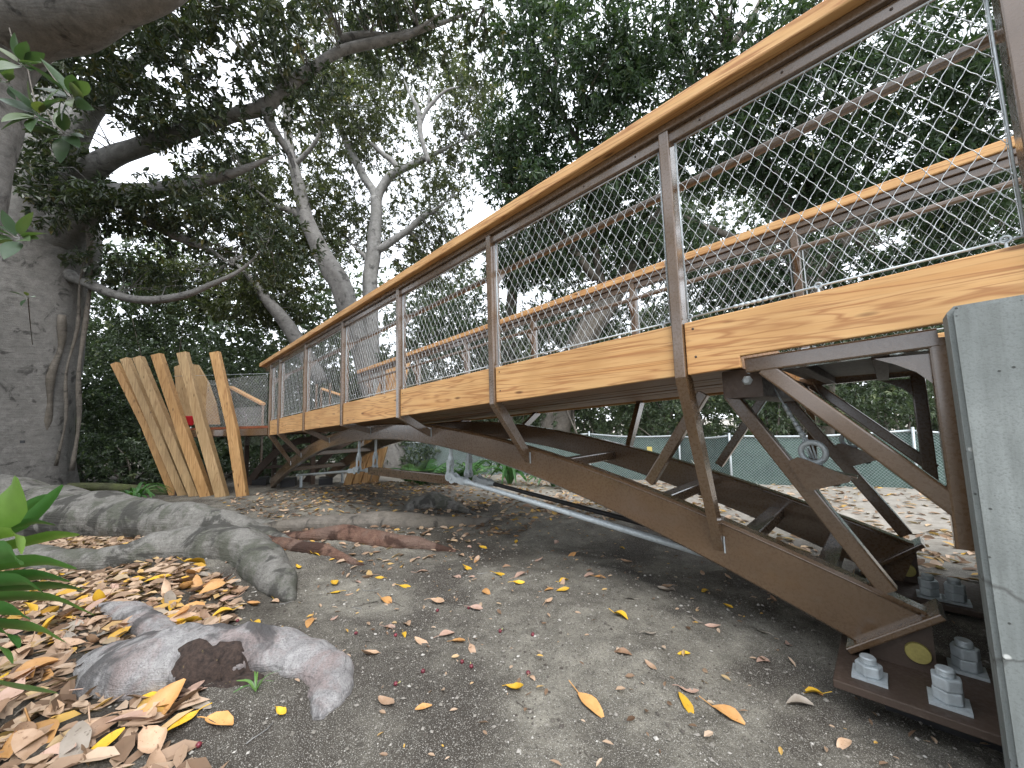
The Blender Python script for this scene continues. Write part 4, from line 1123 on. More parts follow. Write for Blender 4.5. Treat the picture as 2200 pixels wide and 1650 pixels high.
HEROES = [[-1.275, 1.28, 0.68, 'yellow', 20], [-0.983, 1.425, 1.16, 'orange', -14], [-2.301, 1.238, 0.61, 'pink', 30], [-2.137, 1.238, 0.44, 'yellow', -20],
 [-1.99, 1.26, 0.83, 'tan', 10], [-1.962, 1.415, 0.77, 'pink', 80], [-1.842, 1.407, 0.68, 'orange', 25], [-2.687, 0.904, 0.94, 'orange', -30],
 [-1.247, 2.163, 0.83, 'yellow', -15], [-0.844, 2.06, 0.61, 'yellow', 60], [-0.727, 1.795, 0.66, 'pink', 20], [-0.705, 1.708, 0.83, 'yellow', -40],
 [-0.569, 1.786, 0.94, 'orange', 0], [-1.899, 0.538, 0.57, 'yellow', 10], [-2.022, 0.349, 1.15, 'orange', 25], [-3.262, 1.281, 0.99, 'yellow', -10],
 [-2.675, 1.41, 0.99, 'orange', 5], [-2.787, 1.623, 0.77, 'yellow', 30], [-2.333, 1.608, 0.88, 'tan', 20], [-2.652, 2.136, 0.99, 'yellow', -10],
 [-2.587, 1.963, 0.77, 'pink', 10], [-2.3, 2.179, 0.77, 'yellow', 30], [-2.155, 2.265, 0.88, 'pink', 70], [-2.04, 1.714, 0.77, 'pink', 25],
 [-1.815, 2.187, 0.66, 'orange', 60], [-1.728, 2.261, 0.61, 'tan', 40], [-2.154, 1.899, 0.66, 'orange', 0], [-3.811, 1.177, 0.77, 'yellow', 0],
 [-3.958, 1.381, 0.77, 'yellow', 30], [-3.356, 0.325, 0.94, 'yellow', 40], [-3.665, 0.338, 0.77, 'yellow', -20], [-2.916, 0.67, 0.66, 'yellow', 10],
 [-3.331, 0.624, 0.88, 'tan', 20], [-3.272, 0.951, 0.88, 'pink', 30], [-3.266, 0.86, 0.88, 'tan', 10], [-3.3, 0.739, 0.99, 'orange', 20],
 [-0.905, 1.819, 0.55, 'tan', -20], [-1.27, 1.389, 0.33, 'tan', -20], [-1.389, 1.58, 0.33, 'grey', 10], [-1.043, 1.811, 0.66, 'brown', 20],
 [-1.039, 2.989, 0.66, 'yellow', 80], [-0.914, 2.472, 0.55, 'grey', 10], [-1.22, 2.739, 0.77, 'grey', 20], [-1.781, 2.636, 0.88, 'pink', 80],
 [-1.689, 2.655, 0.66, 'orange', 30], [-1.781, 3.236, 0.77, 'tan', 10], [-1.632, 0.861, 0.88, 'tan', 5], [-1.491, 0.953, 0.55, 'orange', 70],
 [-2.433, 0.18, 1.28, 'yellow', 50], [-2.322, 0.279, 1.08, 'pink', 60], [-2.172, 0.309, 0.81, 'grey', 30], [-2.29, 0.307, 0.61, 'pink', 80],
 [-2.31, 0.003, 1.49, 'tan', 10], [-2.512, -0.152, 1.76, 'orange', 15], [-2.28, 0.117, 1.49, 'tan', 30], [-2.074, 0.161, 1.35, 'tan', 10],
 [-2.658, -0.127, 1.22, 'tan', 0], [-3.598, -0.124, 1.35, 'grey', 10], [-3.799, -0.3, 1.35, 'tan', 30], [-3.18, -0.195, 1.22, 'orange', 30],
 [-2.723, 0.036, 1.08, 'pink', 80], [-2.858, 0.067, 1.08, 'tan', 50]]
FIGS = [[-2.359, 1.051], [-2.166, 1.2], [-1.647, 1.279], [-1.725, 1.101], [-1.564, 1.271], [-1.314, 1.409], [-1.731, 0.959], [-2.25, 1.55], [-2.101, 1.694], [-1.52, 1.676],
 [-1.711, 1.608], [-3.097, -0.074], [-3.304, -0.242], [-1.948, 0.275], [-3.701, 0.361], [-3.72, 0.048], [-3.062, 0.601]]

# ------------------------------------------------------------------ platform, second bridge, timbers beyond the footbridge
PLT = empty('viewing_platform', (PLAT[0][0], PLAT[0][1], -.3), 'low timber platform with brown steel edge at the far end of the footbridge', 'platform')
A_, B_ = Vector(PLAT[0]), Vector(PLAT[1])
ed = (B_ - A_); ed.z = 0; eL = ed.length; ed.normalize(); en = Vector((-ed.y, ed.x, 0))
if en.y < 0: en = -en
PZ = 1.26
mb = MB(); mb.bar((A_.x, A_.y, PZ - .10), (B_.x, B_.y, PZ - .10), .06, .14, r=.006); mb.build('edge_beam', MAT['paint'], PLT)
for i in range(15):
    o = en * (.07 + i * .145)
    mb = MB(); mb.bar((A_.x + o.x - ed.x * .02, A_.y + o.y, PZ), (B_.x + o.x, B_.y + o.y, PZ + .002), .138, .05, r=.005); mb.build('deck_board', MAT['redwood'], PLT)
for t_, q in ((.62, .12), (.95, .12), (.2, 1.7), (.62, 1.7), (.95, 1.7)):
    p = A_ + ed * eL * t_ + en * q
    mb = MB(); mb.bar((p.x, p.y, gz(p.x, p.y) - .05), (p.x, p.y, PZ - .18), .1, .1, r=.008); mb.build('leg', MAT['rust'], PLT)
for q in (.4, 1.5):
    a = A_ + en * q; b2 = B_ + en * q
    mb = MB(); mb.bar((a.x, a.y, PZ - .13), (b2.x, b2.y, PZ - .13), .08, .14, r=.006); mb.build('joist', MAT['rust'], PLT)
# platform corner posts and net towards the footbridge
for t_ in (.0, .5, 1.0):
    p = A_ + ed * (eL * t_ * .3 + .04) + en * 2.1
    mb = MB(); mb.bar((p.x, p.y, PZ), (p.x, p.y, PZ + 1.1), .05, .05, r=.005); mb.build('post', MAT['paint'], PLT)
def net_plane(name, p0, p1, h, parent, cell=.085, rad=.0016):
    p0 = np.array(p0, float); p1 = np.array(p1, float); L = np.linalg.norm(p1 - p0); n = int(L / cell); m_ = int(h / (cell * 1.6))
    dxy = (p1 - p0) / n; mbn = MB()
    for j in range(-m_ * 2, n * 2 + 1):
        for sg in (1, -1):
            pts = []
            for q in range(2 * m_ + 1):
                u = j / 2 + (sg * q / 2 if sg > 0 else m_ - q / 2)
                if 0 <= u <= n: pts.append(p0 + dxy * u + np.array((0, 0, q * h / (2 * m_))))
            if len(pts) > 1: mbn.tube([pts[0], pts[-1]], rad, 3, cap=False)
    return mbn.build(name, MAT['wire'], parent, fixn=False)
e1 = A_ + ed * .05; e2 = A_ + ed * (eL * .33)
net_plane('net_panel', (e1.x, e1.y, PZ + .03), (e2.x, e2.y, PZ + .03), 1.05, PLT)
e3 = A_ + ed * (eL * .62)
net_plane('net_panel', (e2.x, e2.y, PZ + .03), (e3.x, e3.y, PZ + .03), 1.05, PLT)
cable([(A_.x, A_.y, PZ + 1.1), (B_.x, B_.y, PZ + 1.25)], .004, 'top_cable', PLT)

FB = empty('far_footbridge', (FARBR[0][0], FARBR[0][1], -.3), 'dark second arched steel footbridge beyond the viewing platform', 'bridge')
for q in (0, 1):
    mb = MB(); off = Vector((1.25 * q * .35, 1.25 * q, 0))
    pts = [Vector(p) + off for p in FARBR]
    for a, b2 in zip(pts[:-1], pts[1:]): mb.bar(a - (b2 - a) * .02, b2 + (b2 - a) * .02, .09, .17, r=.01)
    mb.build('arch_rib', MAT['rust'], FB)
for i in (1, 2, 3):
    p = Vector(FARBR[i]); mb = MB(); mb.bar(p, p + Vector((.44, 1.25, 0)), .07, .07, r=.006); mb.build('cross_beam', MAT['rust'], FB)
for a, b2 in FARRAIL:
    mb = MB(); mb.bar(a, b2, .12, .06, r=.008); mb.build('handrail', MAT['cedar'], FB)
    a = Vector(a); b2 = Vector(b2)
    net_plane('net_panel', (a.x, a.y, min(a.z, b2.z) - 1.0), (b2.x, b2.y, min(a.z, b2.z) - 1.0), .95, FB, .075)
    for p in (a, b2):
        mb = MB(); mb.bar((p.x, p.y, p.z - 1.4), (p.x, p.y, p.z - .03), .05, .05, r=.005); mb.build('post', MAT['paint'], FB)

stake_words = ['slim upright', 'second tall', 'third tall', 'fourth broad', 'fifth weathered', 'outermost knotty']
for i, (bp_, mp_, tp_, w_, h_) in enumerate(STAKES):
    mb = MB(); bp_, mp_, tp_ = Vector(bp_), Vector(mp_), Vector(tp_)
    mb.bar(bp_, mp_ + (mp_ - bp_) * .01, w_, h_ * 1.12, up=(.55, .83, .1), r=.012, taper=.97)
    mb.bar(mp_ - (tp_ - mp_) * .01, tp_, w_ * .96, h_, up=(.55, .83, .1), r=.012, taper=.95)
    o = mb.build('timber_stake', MAT['cedar_pale' if i in (1, 3, 4) else 'cedar_y'])
    tag(o, ['single pale timber stake leaning beside the platform, standing closest to the footbridge', 'leaning timber stake in front of the tapered cedar panel, second from the footbridge', 'leaning timber stake third from the footbridge', 'broad leaning timber stake with a bright edge, fourth from the footbridge', 'brown knotty timber stake fifth from the footbridge, touching its neighbours', 'outermost leaning timber stake, farthest from the footbridge'][i], 'timber stake', 'leaning timber stakes around the platform')
for i, (bp_, tp_) in enumerate(STAKES2):
    mb = MB(); mb.bar(bp_, tp_, .20, .16, up=(.6, .8, 0), r=.01)
    o = mb.build('timber_stake', MAT['cedar_y'])
    tag(o, 'orange timber stake rising behind the arch under the footbridge', 'timber stake', 'timber stakes behind the arch')
mb = MB()
c0 = Vector(PANEL[0]); n_ = len(PANEL)
fw = Vector((-.695, .718, 0)) * .06
P = [Vector(p) for p in PANEL] + [Vector(p) + fw for p in PANEL]
mb.add(P, [(i, (i + 1) % n_, n_ + (i + 1) % n_, n_ + i) for i in range(n_)] + [tuple(range(n_ - 1, -1, -1)), tuple(range(n_, 2 * n_))])
tag(mb.build('cedar_panel', MAT['cedar_pale']), 'tall tapered cedar panel standing on the platform behind the stakes', 'panel')
rp = Vector(BUCKET); mb = MB()
mb.lathe(rp, (0, 0, 1), [(0, .09), (.02, .1), (.2, .125), (.215, .13), (.22, .12), (.05, .09)], 18)
m_red, nt, b = newmat('red_plastic'); setc(nt, b, (.5, .02, .03)); b.inputs["Roughness"].default_value = .4
tag(mb.build('bucket', m_red), 'small red bucket on the platform between the leaning stakes', 'bucket')
for i, p in enumerate(STUBS):
    p = Vector(p); mb = MB(); g0 = gz(p.x, p.y)
    mb.lathe((p.x, p.y, g0 - .05), (0, 0, 1), [(0, .07), (.06, .07), (.065, .03), (.34, .03), (.345, .02)], 14)
    tag(mb.build('pipe_stub', MAT['galv']), 'short galvanised pipe stub under the arch of the footbridge', 'pipe', 'pipe stubs under the arch')
for i, p in enumerate(BLOCKS):
    p = Vector(p); mb = MB(); g0 = gz(p.x, p.y)
    mb.bar((p.x - .25, p.y + .1, g0 + .06), (p.x + .25, p.y - .1, g0 + .06), .3, .22, r=.01)
    tag(mb.build('plinth_block', MAT['blackmetal']), 'low black plinth block on the soil under the far platform', 'block', 'plinth blocks under the platform')

# ------------------------------------------------------------------ chain-link fence with green screen
m_scr, nt, b = newmat('green_screen')
v = coords(nt, "Object"); n1 = noise(nt, v, 1.6, 4, .6); n2 = noise(nt, v, 9, 4, .6)
setc(nt, b, mixc(nt, ramp(nt, n2, [(.5, 0.), (.75, .5)]), ramp(nt, n1, [(.3, (.035, .075, .062)), (.7, (.085, .145, .12))]), (.02, .035, .03)))
b.inputs["Roughness"].default_value = .7
for i, (p0, p1) in enumerate(zip(FENCE[:-1], FENCE[1:])):
    a, c_ = Vector(p0), Vector(p1); L = (c_ - a).length
    fl = ['green screened chain link fence section reaching past the wing wall', 'chain link fence section with green screen and pale curved marks behind the arch', 'short green chain link fence section seen between the braces', 'small green fence section carrying a yellow tag', 'far green fence section behind the ferns', 'farthest green fence section behind the arch'][i % 6]
    fe = empty('chain_link_fence', (a.x, a.y, a.z), fl, 'fence', 'green screened fence sections')
    h = 1.2
    nn = 18
    back = Vector((.0, .03, 0)); V = []; F = []
    for q in range(nn + 1):
        t = q / nn; p = a.lerp(c_, t)
        for k in range(7):
            u = k / 6
            V.append((p.x + .0 , p.y + .05 + .02 * math.sin(q * 1.1 + k * .8 + i), p.z + .02 + u * (h - .05) - .05 * math.sin(math.pi * t) * u))
    F = [(q * 7 + k, q * 7 + 7 + k, q * 7 + 8 + k, q * 7 + 1 + k) for q in range(nn) for k in range(6)]
    mb = MB(); mb.add(V, F, True); mb.build('screen_fabric', m_scr, fe)
    mb = MB(); mb.tube([(a.lerp(c_, q / 10) + Vector((0, 0, h - .05 * math.sin(math.pi * q / 10)))) for q in range(11)], .019, 8); mb.build('top_rail', MAT['galv'], fe)
    for p in ([a] if i else [a]) + ([c_] if i == len(FENCE) - 2 else []):
        mb = MB(); mb.tube([(p.x, p.y - .03, p.z - .1), (p.x + .03, p.y - .03, p.z + h + .06)], .022, 8); mb.build('fence_post', MAT['galv'], fe)
    # woven wire
    cell = .055; n = int(L / cell); m_ = int(h / cell); dxy = (c_ - a) / n
    Vn = []; Fn = []
    for j in range(-m_, n + m_):
        for sg in (1, -1):
            q0 = 0; q1 = m_
            u0 = j; u1 = j + sg * m_
            ts = [(0 - u0) / (u1 - u0), (n - u0) / (u1 - u0)]
            t0, t1 = max(0, min(ts)), min(1, max(ts))
            if t1 - t0 < .02: continue
            s0 = a + dxy * (u0 + (u1 - u0) * t0) + Vector((0, -.004 * sg, .03 + t0 * (h - .05))); s1 = a + dxy * (u0 + (u1 - u0) * t1) + Vector((0, -.004 * sg, .03 + t1 * (h - .05)))
            sag0 = .05 * math.sin(math.pi * max(0, min(1, (s0 - a).xy.length / L))) * t0; sag1 = .05 * math.sin(math.pi * max(0, min(1, (s1 - a).xy.length / L))) * t1
            s0.z -= sag0; s1.z -= sag1
            w = .0022; base = len(Vn)
            for s in (s0, s1):
                Vn += [(s.x, s.y - w, s.z), (s.x + w, s.y + w * .6, s.z), (s.x - w, s.y + w * .6, s.z)]
            Fn += [(base, base + 1, base + 4, base + 3), (base + 1, base + 2, base + 5, base + 4), (base + 2, base, base + 3, base + 5)]
    link('wire_mesh', np_mesh('wire_mesh', np.array(Vn), np.array(Fn)), MAT['galv'], fe)
    if i in (1, 2):
        m_mk, nt, b = newmat('pale_vent_trim'); setc(nt, b, (.6, .62, .55))
        for (tt, zz, ll) in ((.3, .45, .18), (.55, .75, .2), (.8, .35, .16)):
            p = a.lerp(c_, tt); pts = [(p.x + ll * math.cos(R(200 + k * 14)), p.y - .012, p.z + zz + ll * math.sin(R(200 + k * 14))) for k in range(8)]
            mb = MB(); mb.tube(pts, [.006 + .008 * math.sin(math.pi * k / 7) for k in range(8)], 6, flat=.3); mb.build('vent_flap', m_mk, fe)
    if i == 3:
        p = a.lerp(c_, .3); mb = MB(); mb.box(p.x - .06, p.x + .06, p.y - .03, p.y - .024, p.z + .75, p.z + .93)
        m_y, nt, b = newmat('yellow_tag'); setc(nt, b, (.75, .62, .2)); mb.build('fence_tag', m_y, fe)

# ------------------------------------------------------------------ foliage
CR = np.array((math.sin(CAM_YAW), math.cos(CAM_YAW), 0)); CF = np.array((-math.cos(CAM_YAW), math.sin(CAM_YAW), 0)); CU = np.array((0, 0, 1.))
def unit(a): return a / np.maximum(1e-9, np.linalg.norm(a, axis=-1, keepdims=True))

LEAF_V = np.array([(0, 0, 0), (.28, .36, .05), (.68, .40, .03), (1, 0, -.10), (.68, -.40, .03), (.28, -.36, .05)], float)
LEAF_F = np.array([(0, 1, 2), (0, 2, 3), (0, 3, 4), (0, 4, 5)])
LEAF_V2 = np.array([(0, 0, 0), (.5, .45, .06), (1, 0, -.08), (.5, -.45, .06)], float)
LEAF_F2 = np.array([(0, 1, 2), (0, 2, 3)])

def leaves_mesh(name, base, dirs, nrm, L, W, tint, simple=False):
    lv, lf = (LEAF_V2, LEAF_F2) if simple else (LEAF_V, LEAF_F)
    n = len(base); k = len(lv)
    side = unit(np.cross(nrm, dirs)); nr = np.cross(dirs, side)
    V = base[:, None] + dirs[:, None] * (lv[None, :, 0:1] * L[:, None, None]) + side[:, None] * (lv[None, :, 1:2] * W[:, None, None]) + nr[:, None] * (lv[None, :, 2:3] * L[:, None, None])
    F = (lf[None] + (np.arange(n) * k)[:, None, None]).reshape(-1, 3)
    return np_mesh(name, V.reshape(-1, 3), F, False, np.repeat(tint, k))

def lobe_leaves(lobes, L, asp, g, per=9, clump=.9, droop=.35, flatn=.75, simple=False, spread=.5):
    """rosettes of leaves through ellipsoidal lobes (x,y,z,a,b,c,optical depth); returns arrays"""
    out = []; cent = []
    for (x, y, z, a, b, c, od) in lobes:
        area = L * L * asp * .62 * .62
        n = int(od * .667 * math.pi * a * c / area / per * 1.35)
        q = unit(g.normal(size=(int(n * 1.6), 3))) * (g.random((int(n * 1.6), 1)) ** (1 / 2.4))
        P = np.array((x, y, z)) + q[:, :1] * a * CR + q[:, 1:2] * b * CF + q[:, 2:] * c * CU
        nz = .6 * vnoise(P, clump, 21) + .4 * vnoise(P, clump * 2.7, 22)
        keep = nz > np.quantile(nz, .27)
        P = P[keep][:n]; q = q[keep][:n]
        cent.append(P)
        tw = unit(q[:, :1] * CR + q[:, 1:2] * CF + q[:, 2:] * CU + g.normal(size=P.shape) * .6)
        tw = unit(tw + np.array((0, 0, .15)))
        n = len(P)
        c0 = np.repeat(P, per, 0); t0 = np.repeat(tw, per, 0)
        d = unit(t0 * .55 + g.normal(size=c0.shape) * .75 + np.array((0, 0, -droop)))
        off = t0 * (g.random((len(c0), 1)) - .5) * L * spread * 2.2
        nr = unit(g.normal(size=c0.shape) * (1 - flatn) + np.array((0, 0, 1)) * flatn + t0 * .2)
        LL = L * g.uniform(.6, 1.15, len(c0)); WW = LL * asp * g.uniform(.8, 1.15, len(c0))
        tint = np.clip(np.repeat(g.normal(.45, .16, n), per) + g.normal(0, .13, len(c0)), 0, 1)
        out.append((c0 + off, d, nr, LL, WW, tint))
    return [np.concatenate([o[i] for o in out]) for i in range(6)], np.concatenate(cent)

def crown(name, lobes, L, asp, mat, parent, seed, **kw):
    g = np.random.default_rng(seed)
    simple = kw.get('simple', False)
    arr, cent = lobe_leaves(lobes, L, asp, g, **kw)
    o = link(name, leaves_mesh(name, *arr, simple=simple), mat, parent)
    tag(o, kind='stuff')
    return o, cent

def twigs(name, limbs, cent, mat, parent, n, seed, r0=.018, maxd=3.5):
    """thin crooked twigs from the limbs out into the leaf rosettes"""
    g = random.Random(seed); mb = MB()
    pts = np.array([p for l in limbs for p in l])
    for _ in range(n):
        c = cent[g.randrange(len(cent))]
        d = np.linalg.norm(pts[:, :3] - c, axis=1); k = int(np.argmin(d))
        if d[k] > maxd: 
            k = int(np.argmin(d)); s = c + (pts[k, :3] - c) / d[k] * maxd * .6
        else: s = pts[k, :3]
        a, b_ = Vector(s), Vector(c); m_ = (b_ - a).length
        path = [a]
        for q in (.25, .5, .75): path.append(a.lerp(b_, q) + Vector((g.gauss(0, .07), g.gauss(0, .07), g.gauss(.05, .06))) * m_)
        path.append(b_)
        rr = r0 * min(1.6, .5 + m_ * .35)
        mb.tube([tuple(p) for p in spline([tuple(p) for p in path], 2)], [rr * (1 - .8 * i / 8) for i in range(9)], 4, cap=False)
    o = mb.build(name, mat, parent, fixn=False); tag(o, kind='stuff'); return o

LEAFM = {
 'dark': m_leaf('dark_fig_leaves', [(0., (.036, .050, .034)), (.5, (.066, .088, .056)), (.8, (.105, .115, .058)), (1., (.17, .14, .05))], .30, .24),
 'mid': m_leaf('grey_green_leaves', [(0., (.055, .065, .044)), (.5, (.10, .118, .07)), (.85, (.16, .165, .082)), (1., (.22, .19, .07))], .36, .34),
 'green': m_leaf('green_fig_leaves', [(0., (.034, .056, .036)), (.5, (.062, .105, .058)), (.85, (.10, .15, .074)), (1., (.17, .18, .07))], .30, .28),
 'hedge': m_leaf('understory_leaves', [(0., (.030, .046, .028)), (.5, (.062, .09, .05)), (.85, (.11, .15, .075)), (1., (.19, .21, .095))], .38, .25),
 'strap': m_leaf('strap_leaves', [(0., (.03, .085, .028)), (.6, (.075, .19, .055)), (1., (.20, .33, .07))], .36, .25),
}
BARK = {
 'grey': m_bark('grey_fig_bark', (.29, .28, .265), (.14, .135, .127), (.205, .198, .185)),
 'pale': m_bark('pale_fig_bark', (.40, .395, .385), (.21, .205, .195), (.28, .275, .255), .7),
 'brown': m_bark('brown_grey_bark', (.23, .205, .175), (.10, .09, .078), (.165, .145, .115)),
 'red': m_bark('reddish_root_bark', (.25, .15, .108), (.12, .062, .045), (.19, .135, .11), .5, 1.5),
 'rootgrey': m_bark('mottled_grey_root_bark', (.30, .29, .268), (.14, .135, .12), (.075, .083, .055), .15, 1.7),
 'rootpale': m_bark('pale_worn_root_bark', (.52, .505, .50), (.25, .24, .24), (.34, .265, .25), .1, 2.2),
}
for tr in TREES:
    limbs = tr['limbs']
    b0 = limbs[0][0]
    T = empty('fig_tree', (b0[0], b0[1], b0[2]), tr['label'], 'tree', tr.get('group'))
    for li, lm in enumerate(limbs):
        if li: lm = lm[:-2] + [lm[-2][:3] + [lm[-2][3] * .7], lm[-1][:3] + [max(.004, lm[-1][3] * .18)]]
        sp = spline(lm, 6)
        mb = MB()
        big = lm[0][3] > .3
        mb.tube([p[:3] for p in sp], [max(.008, p[3]) for p in sp], 22 if big else 10, wob=.10 if big else .08, seed=li + tr['seed'], flute=.10 if (li == 0 and big) else 0)
        mb.build('trunk' if li == 0 else 'limb', BARK[tr['bark']], T)
    if tr['lobes']:
        kw = tr.get('kw', {})
        _, cent = crown('crown', tr['lobes'], tr['L'], tr['asp'], LEAFM[tr['leaf']], T, tr['seed'], **kw)
        twigs('twigs', limbs, cent, BARK[tr['bark']], T, tr.get('ntw', 120), tr['seed'])
for i, (lb, label, L, leaf) in enumerate(SHRUBS):
    x, y, z = lb[0][0], lb[0][1], gz(lb[0][0], lb[0][1])
    S = empty('understory_shrub', (x, y, z), label, 'shrub', 'understory shrubs behind the clearing')
    _, cent = crown('foliage', lb, L, .42, LEAFM['hedge'], S, 300 + i, flatn=.45, droop=.2, clump=1.3, simple=True)
    stems = []
    g = random.Random(900 + i)
    mb = MB()
    for k in range(7):
        c = cent[g.randrange(len(cent))]
        p0 = Vector((x + g.uniform(-.5, .5), y + g.uniform(-.5, .5), z - .1)); p2 = Vector(c)
        mid = p0.lerp(p2, .5) + Vector((g.gauss(0, .25), g.gauss(0, .25), .2))
        sp = spline([tuple(p0), tuple(mid), tuple(p2)], 4)
        mb.tube([tuple(q) for q in sp], [.035 - .003 * j for j in range(len(sp))], 5)
    mb.build('stems', BARK['brown'], S)
g = np.random.default_rng(77)
arr, _ = lobe_leaves(WOOD, .42, .5, g, per=8, clump=.5, flatn=.3, simple=True)
o = link('background_wood', leaves_mesh('background_wood', *arr, simple=True), LEAFM['hedge'])
tag(o, 'dense dark wood closing off the view behind the shrubs', 'wood', kind='stuff')

for i, (bx, by, h, label, lobes) in enumerate(GROVE):     # the rest of the grove, beside and behind the viewpoint
    T = empty('fig_tree', (bx, by, gz(bx, by)), label, 'tree', 'grove trees around the clearing')
    mb = MB(); g0 = gz(bx, by)
    mb.tube([tuple(p) for p in spline([(bx, by, g0 - .2), (bx + .1, by, h * .3), (bx - .1, by + .1, h * .6), (bx, by, h)], 5)], [.6 - .025 * k for k in range(16)], 14, wob=.1, seed=i, flute=.12)
    mb.build('trunk', BARK['grey'], T)
    crown('crown', lobes, .5, .5, LEAFM['dark'], T, 700 + i, simple=True, clump=.5)
# hanging aerial roots and a plant tag on the big trunk
for i, (p0, p1, r_) in enumerate(AERIAL):
    a, c_ = Vector(p0), Vector(p1); g = random.Random(i)
    sp = spline([tuple(a.lerp(c_, q) + Vector((g.gauss(0, .06), g.gauss(0, .06), 0))) for q in (0, .2, .4, .6, .8, 1)], 4)
    mb = MB(); mb.tube([tuple(p) for p in sp], [r_ * (1 + .25 * math.sin(j)) for j in range(len(sp))], 7)
    tag(mb.build('aerial_root', BARK['brown']), ['thick dark aerial root hanging beside the big grey trunk', 'thin dark aerial root hanging between the big trunk and the stakes', 'crooked dark aerial root close against the big grey trunk'][i], 'aerial root', None)

# ------------------------------------------------------------------ surface roots
for i, rt in enumerate(ROOTS):
    mb = MB()
    for pth in rt['paths']:
        sp = spline(pth, 6)
        P = []
        for p in sp:
            z = gz(p[0], p[1])
            P.append((p[0], p[1], z + p[3] * rt['lift']))
        mb.tube(P, [p[3] * (1 + .06 * math.sin(j * 1.3 + i)) for j, p in enumerate(sp)], 16, wob=.11, seed=40 + i, flat=rt['flat'])
    for (x, y, rx, ry, h) in rt.get('blobs', ()):
        z = gz(x, y); n = 10
        prof = [(-.06, 1.0), (0.2 * h, .98), (.55 * h, .85), (.82 * h, .6), (h, .25)]
        V = []; sgm = 20
        for (zz, rr) in prof:
            for k in range(sgm):
                a = 2 * math.pi * k / sgm
                V.append((x + rx * rr * math.cos(a), y + ry * rr * math.sin(a), z + zz))
        F = [(q * sgm + k, q * sgm + (k + 1) % sgm, (q + 1) * sgm + (k + 1) % sgm, (q + 1) * sgm + k) for q in range(len(prof) - 1) for k in range(sgm)]
        mb.add(V, F + [tuple(range(sgm - 1, -1, -1)), tuple(range((len(prof) - 1) * sgm, len(prof) * sgm))], True)
    o = mb.build('surface_root', BARK[rt['bark']])
    md = o.modifiers.new('fuse', 'REMESH'); md.mode = 'VOXEL'; md.voxel_size = rt.get('vox', .022); md.use_smooth_shade = True
    md = o.modifiers.new('soften', 'SMOOTH'); md.factor = .6; md.iterations = rt.get('soft', 6)
    tex = bpy.data.textures.new('root_relief', 'CLOUDS'); tex.noise_scale = .14; tex.noise_depth = 3
    md = o.modifiers.new('relief', 'DISPLACE'); md.texture = tex; md.strength = rt.get('relief', .03) * .55; md.mid_level = .5; md.texture_coords = 'GLOBAL'
    tex2 = bpy.data.textures.new('root_wrinkle', 'CLOUDS'); tex2.noise_scale = .03; tex2.noise_depth = 2
    md = o.modifiers.new('wrinkle', 'DISPLACE'); md.texture = tex2; md.strength = .012; md.mid_level = .5; md.texture_coords = 'GLOBAL'
    tag(o, rt['label'], 'root', 'surface roots of the fig trees')
# rotted hollow in the foreground root: dark crumbly wood draped over the hump
from mathutils.bvhtree import BVHTree
bpy.context.view_layer.update()
dg = bpy.context.evaluated_depsgraph_get()
hump = [o for o in bpy.data.objects if o.get("label", "").startswith('low pale root hump')][0]
bvh = BVHTree.FromObject(hump, dg)
def drape(x, y, zdef):
    h = bvh.ray_cast(Vector((x, y, 2)), Vector((0, 0, -1)))
    return h[0].z if h[0] is not None else zdef
hx, hy = HOLLOW[:2]
V = []; F = []; nr_, na_ = 9, 40
for i in range(nr_ + 1):
    for k in range(na_):
        a = 2 * math.pi * k / na_; q = i / nr_
        rad = q * (1 + .22 * math.sin(2 * a + 1) + .13 * math.sin(5 * a + .4) + .07 * math.sin(11 * a))
        x = hx + (HOLLOW[2] * math.cos(a) * HOLLOW[4] - HOLLOW[3] * math.sin(a) * HOLLOW[5]) * rad
        y = hy + (HOLLOW[2] * math.cos(a) * HOLLOW[5] + HOLLOW[3] * math.sin(a) * HOLLOW[4]) * rad
        z = drape(x, y, gz(x, y))
        V.append((x, y, z + (.006 + random.uniform(0, .007) if i < nr_ else -.004)))
F = [(i * na_ + k, i * na_ + (k + 1) % na_, (i + 1) * na_ + (k + 1) % na_, (i + 1) * na_ + k) for i in range(nr_) for k in range(na_)]
m_rot, nt, b = newmat('rotted_wood'); v = coords(nt, "Object"); n1 = noise(nt, v, 45, 4, .7); n2 = noise(nt, v, 18, 3, .6)
c = ramp(nt, n1, [(.35, (.018, .012, .010)), (.62, (.055, .036, .028))])
setc(nt, b, mixc(nt, ramp(nt, n2, [(.64, 0.), (.72, .8)]), c, (.30, .23, .10))); b.inputs["Roughness"].default_value = .95; bump(nt, b, n1, .8, .01)
mb = MB(); mb.add(V, F, False); mb.build('hollow', m_rot, hump)
# ------------------------------------------------------------------ strap-leaved plants
def ribbon(pts, w, fold=.25, roll=0.0):
    sp = spline(pts, 4); n = len(sp); V = []; F = []
    for i, p in enumerate(sp):
        p = Vector(p); t = (Vector(sp[min(i + 1, n - 1)]) - Vector(sp[max(i - 1, 0)])).normalized()
        s = t.cross(Vector((0, 0, 1)))
        if s.length < .05: s = Vector((1, 0, 0))
        s.normalize(); u = s.cross(t)
        s2 = s * math.cos(roll) + u * math.sin(roll); u = s2.cross(t)
        q = i / (n - 1); ww = w * (.55 + .45 * min(1, q * 3)) * (1 if q < .62 else math.sqrt(max(0.0, 1 - ((q - .62) / .385) ** 2)))
        ww = max(ww, .002)
        V += [p + s2 * ww + u * ww * fold, p + s2 * ww * .5 + u * ww * fold * .3, p, p - s2 * ww * .5 + u * ww * fold * .3, p - s2 * ww + u * ww * fold]
        if i: F += [((i - 1) * 5 + k, (i - 1) * 5 + k + 1, i * 5 + k + 1, i * 5 + k) for k in range(4)]
    return V, F
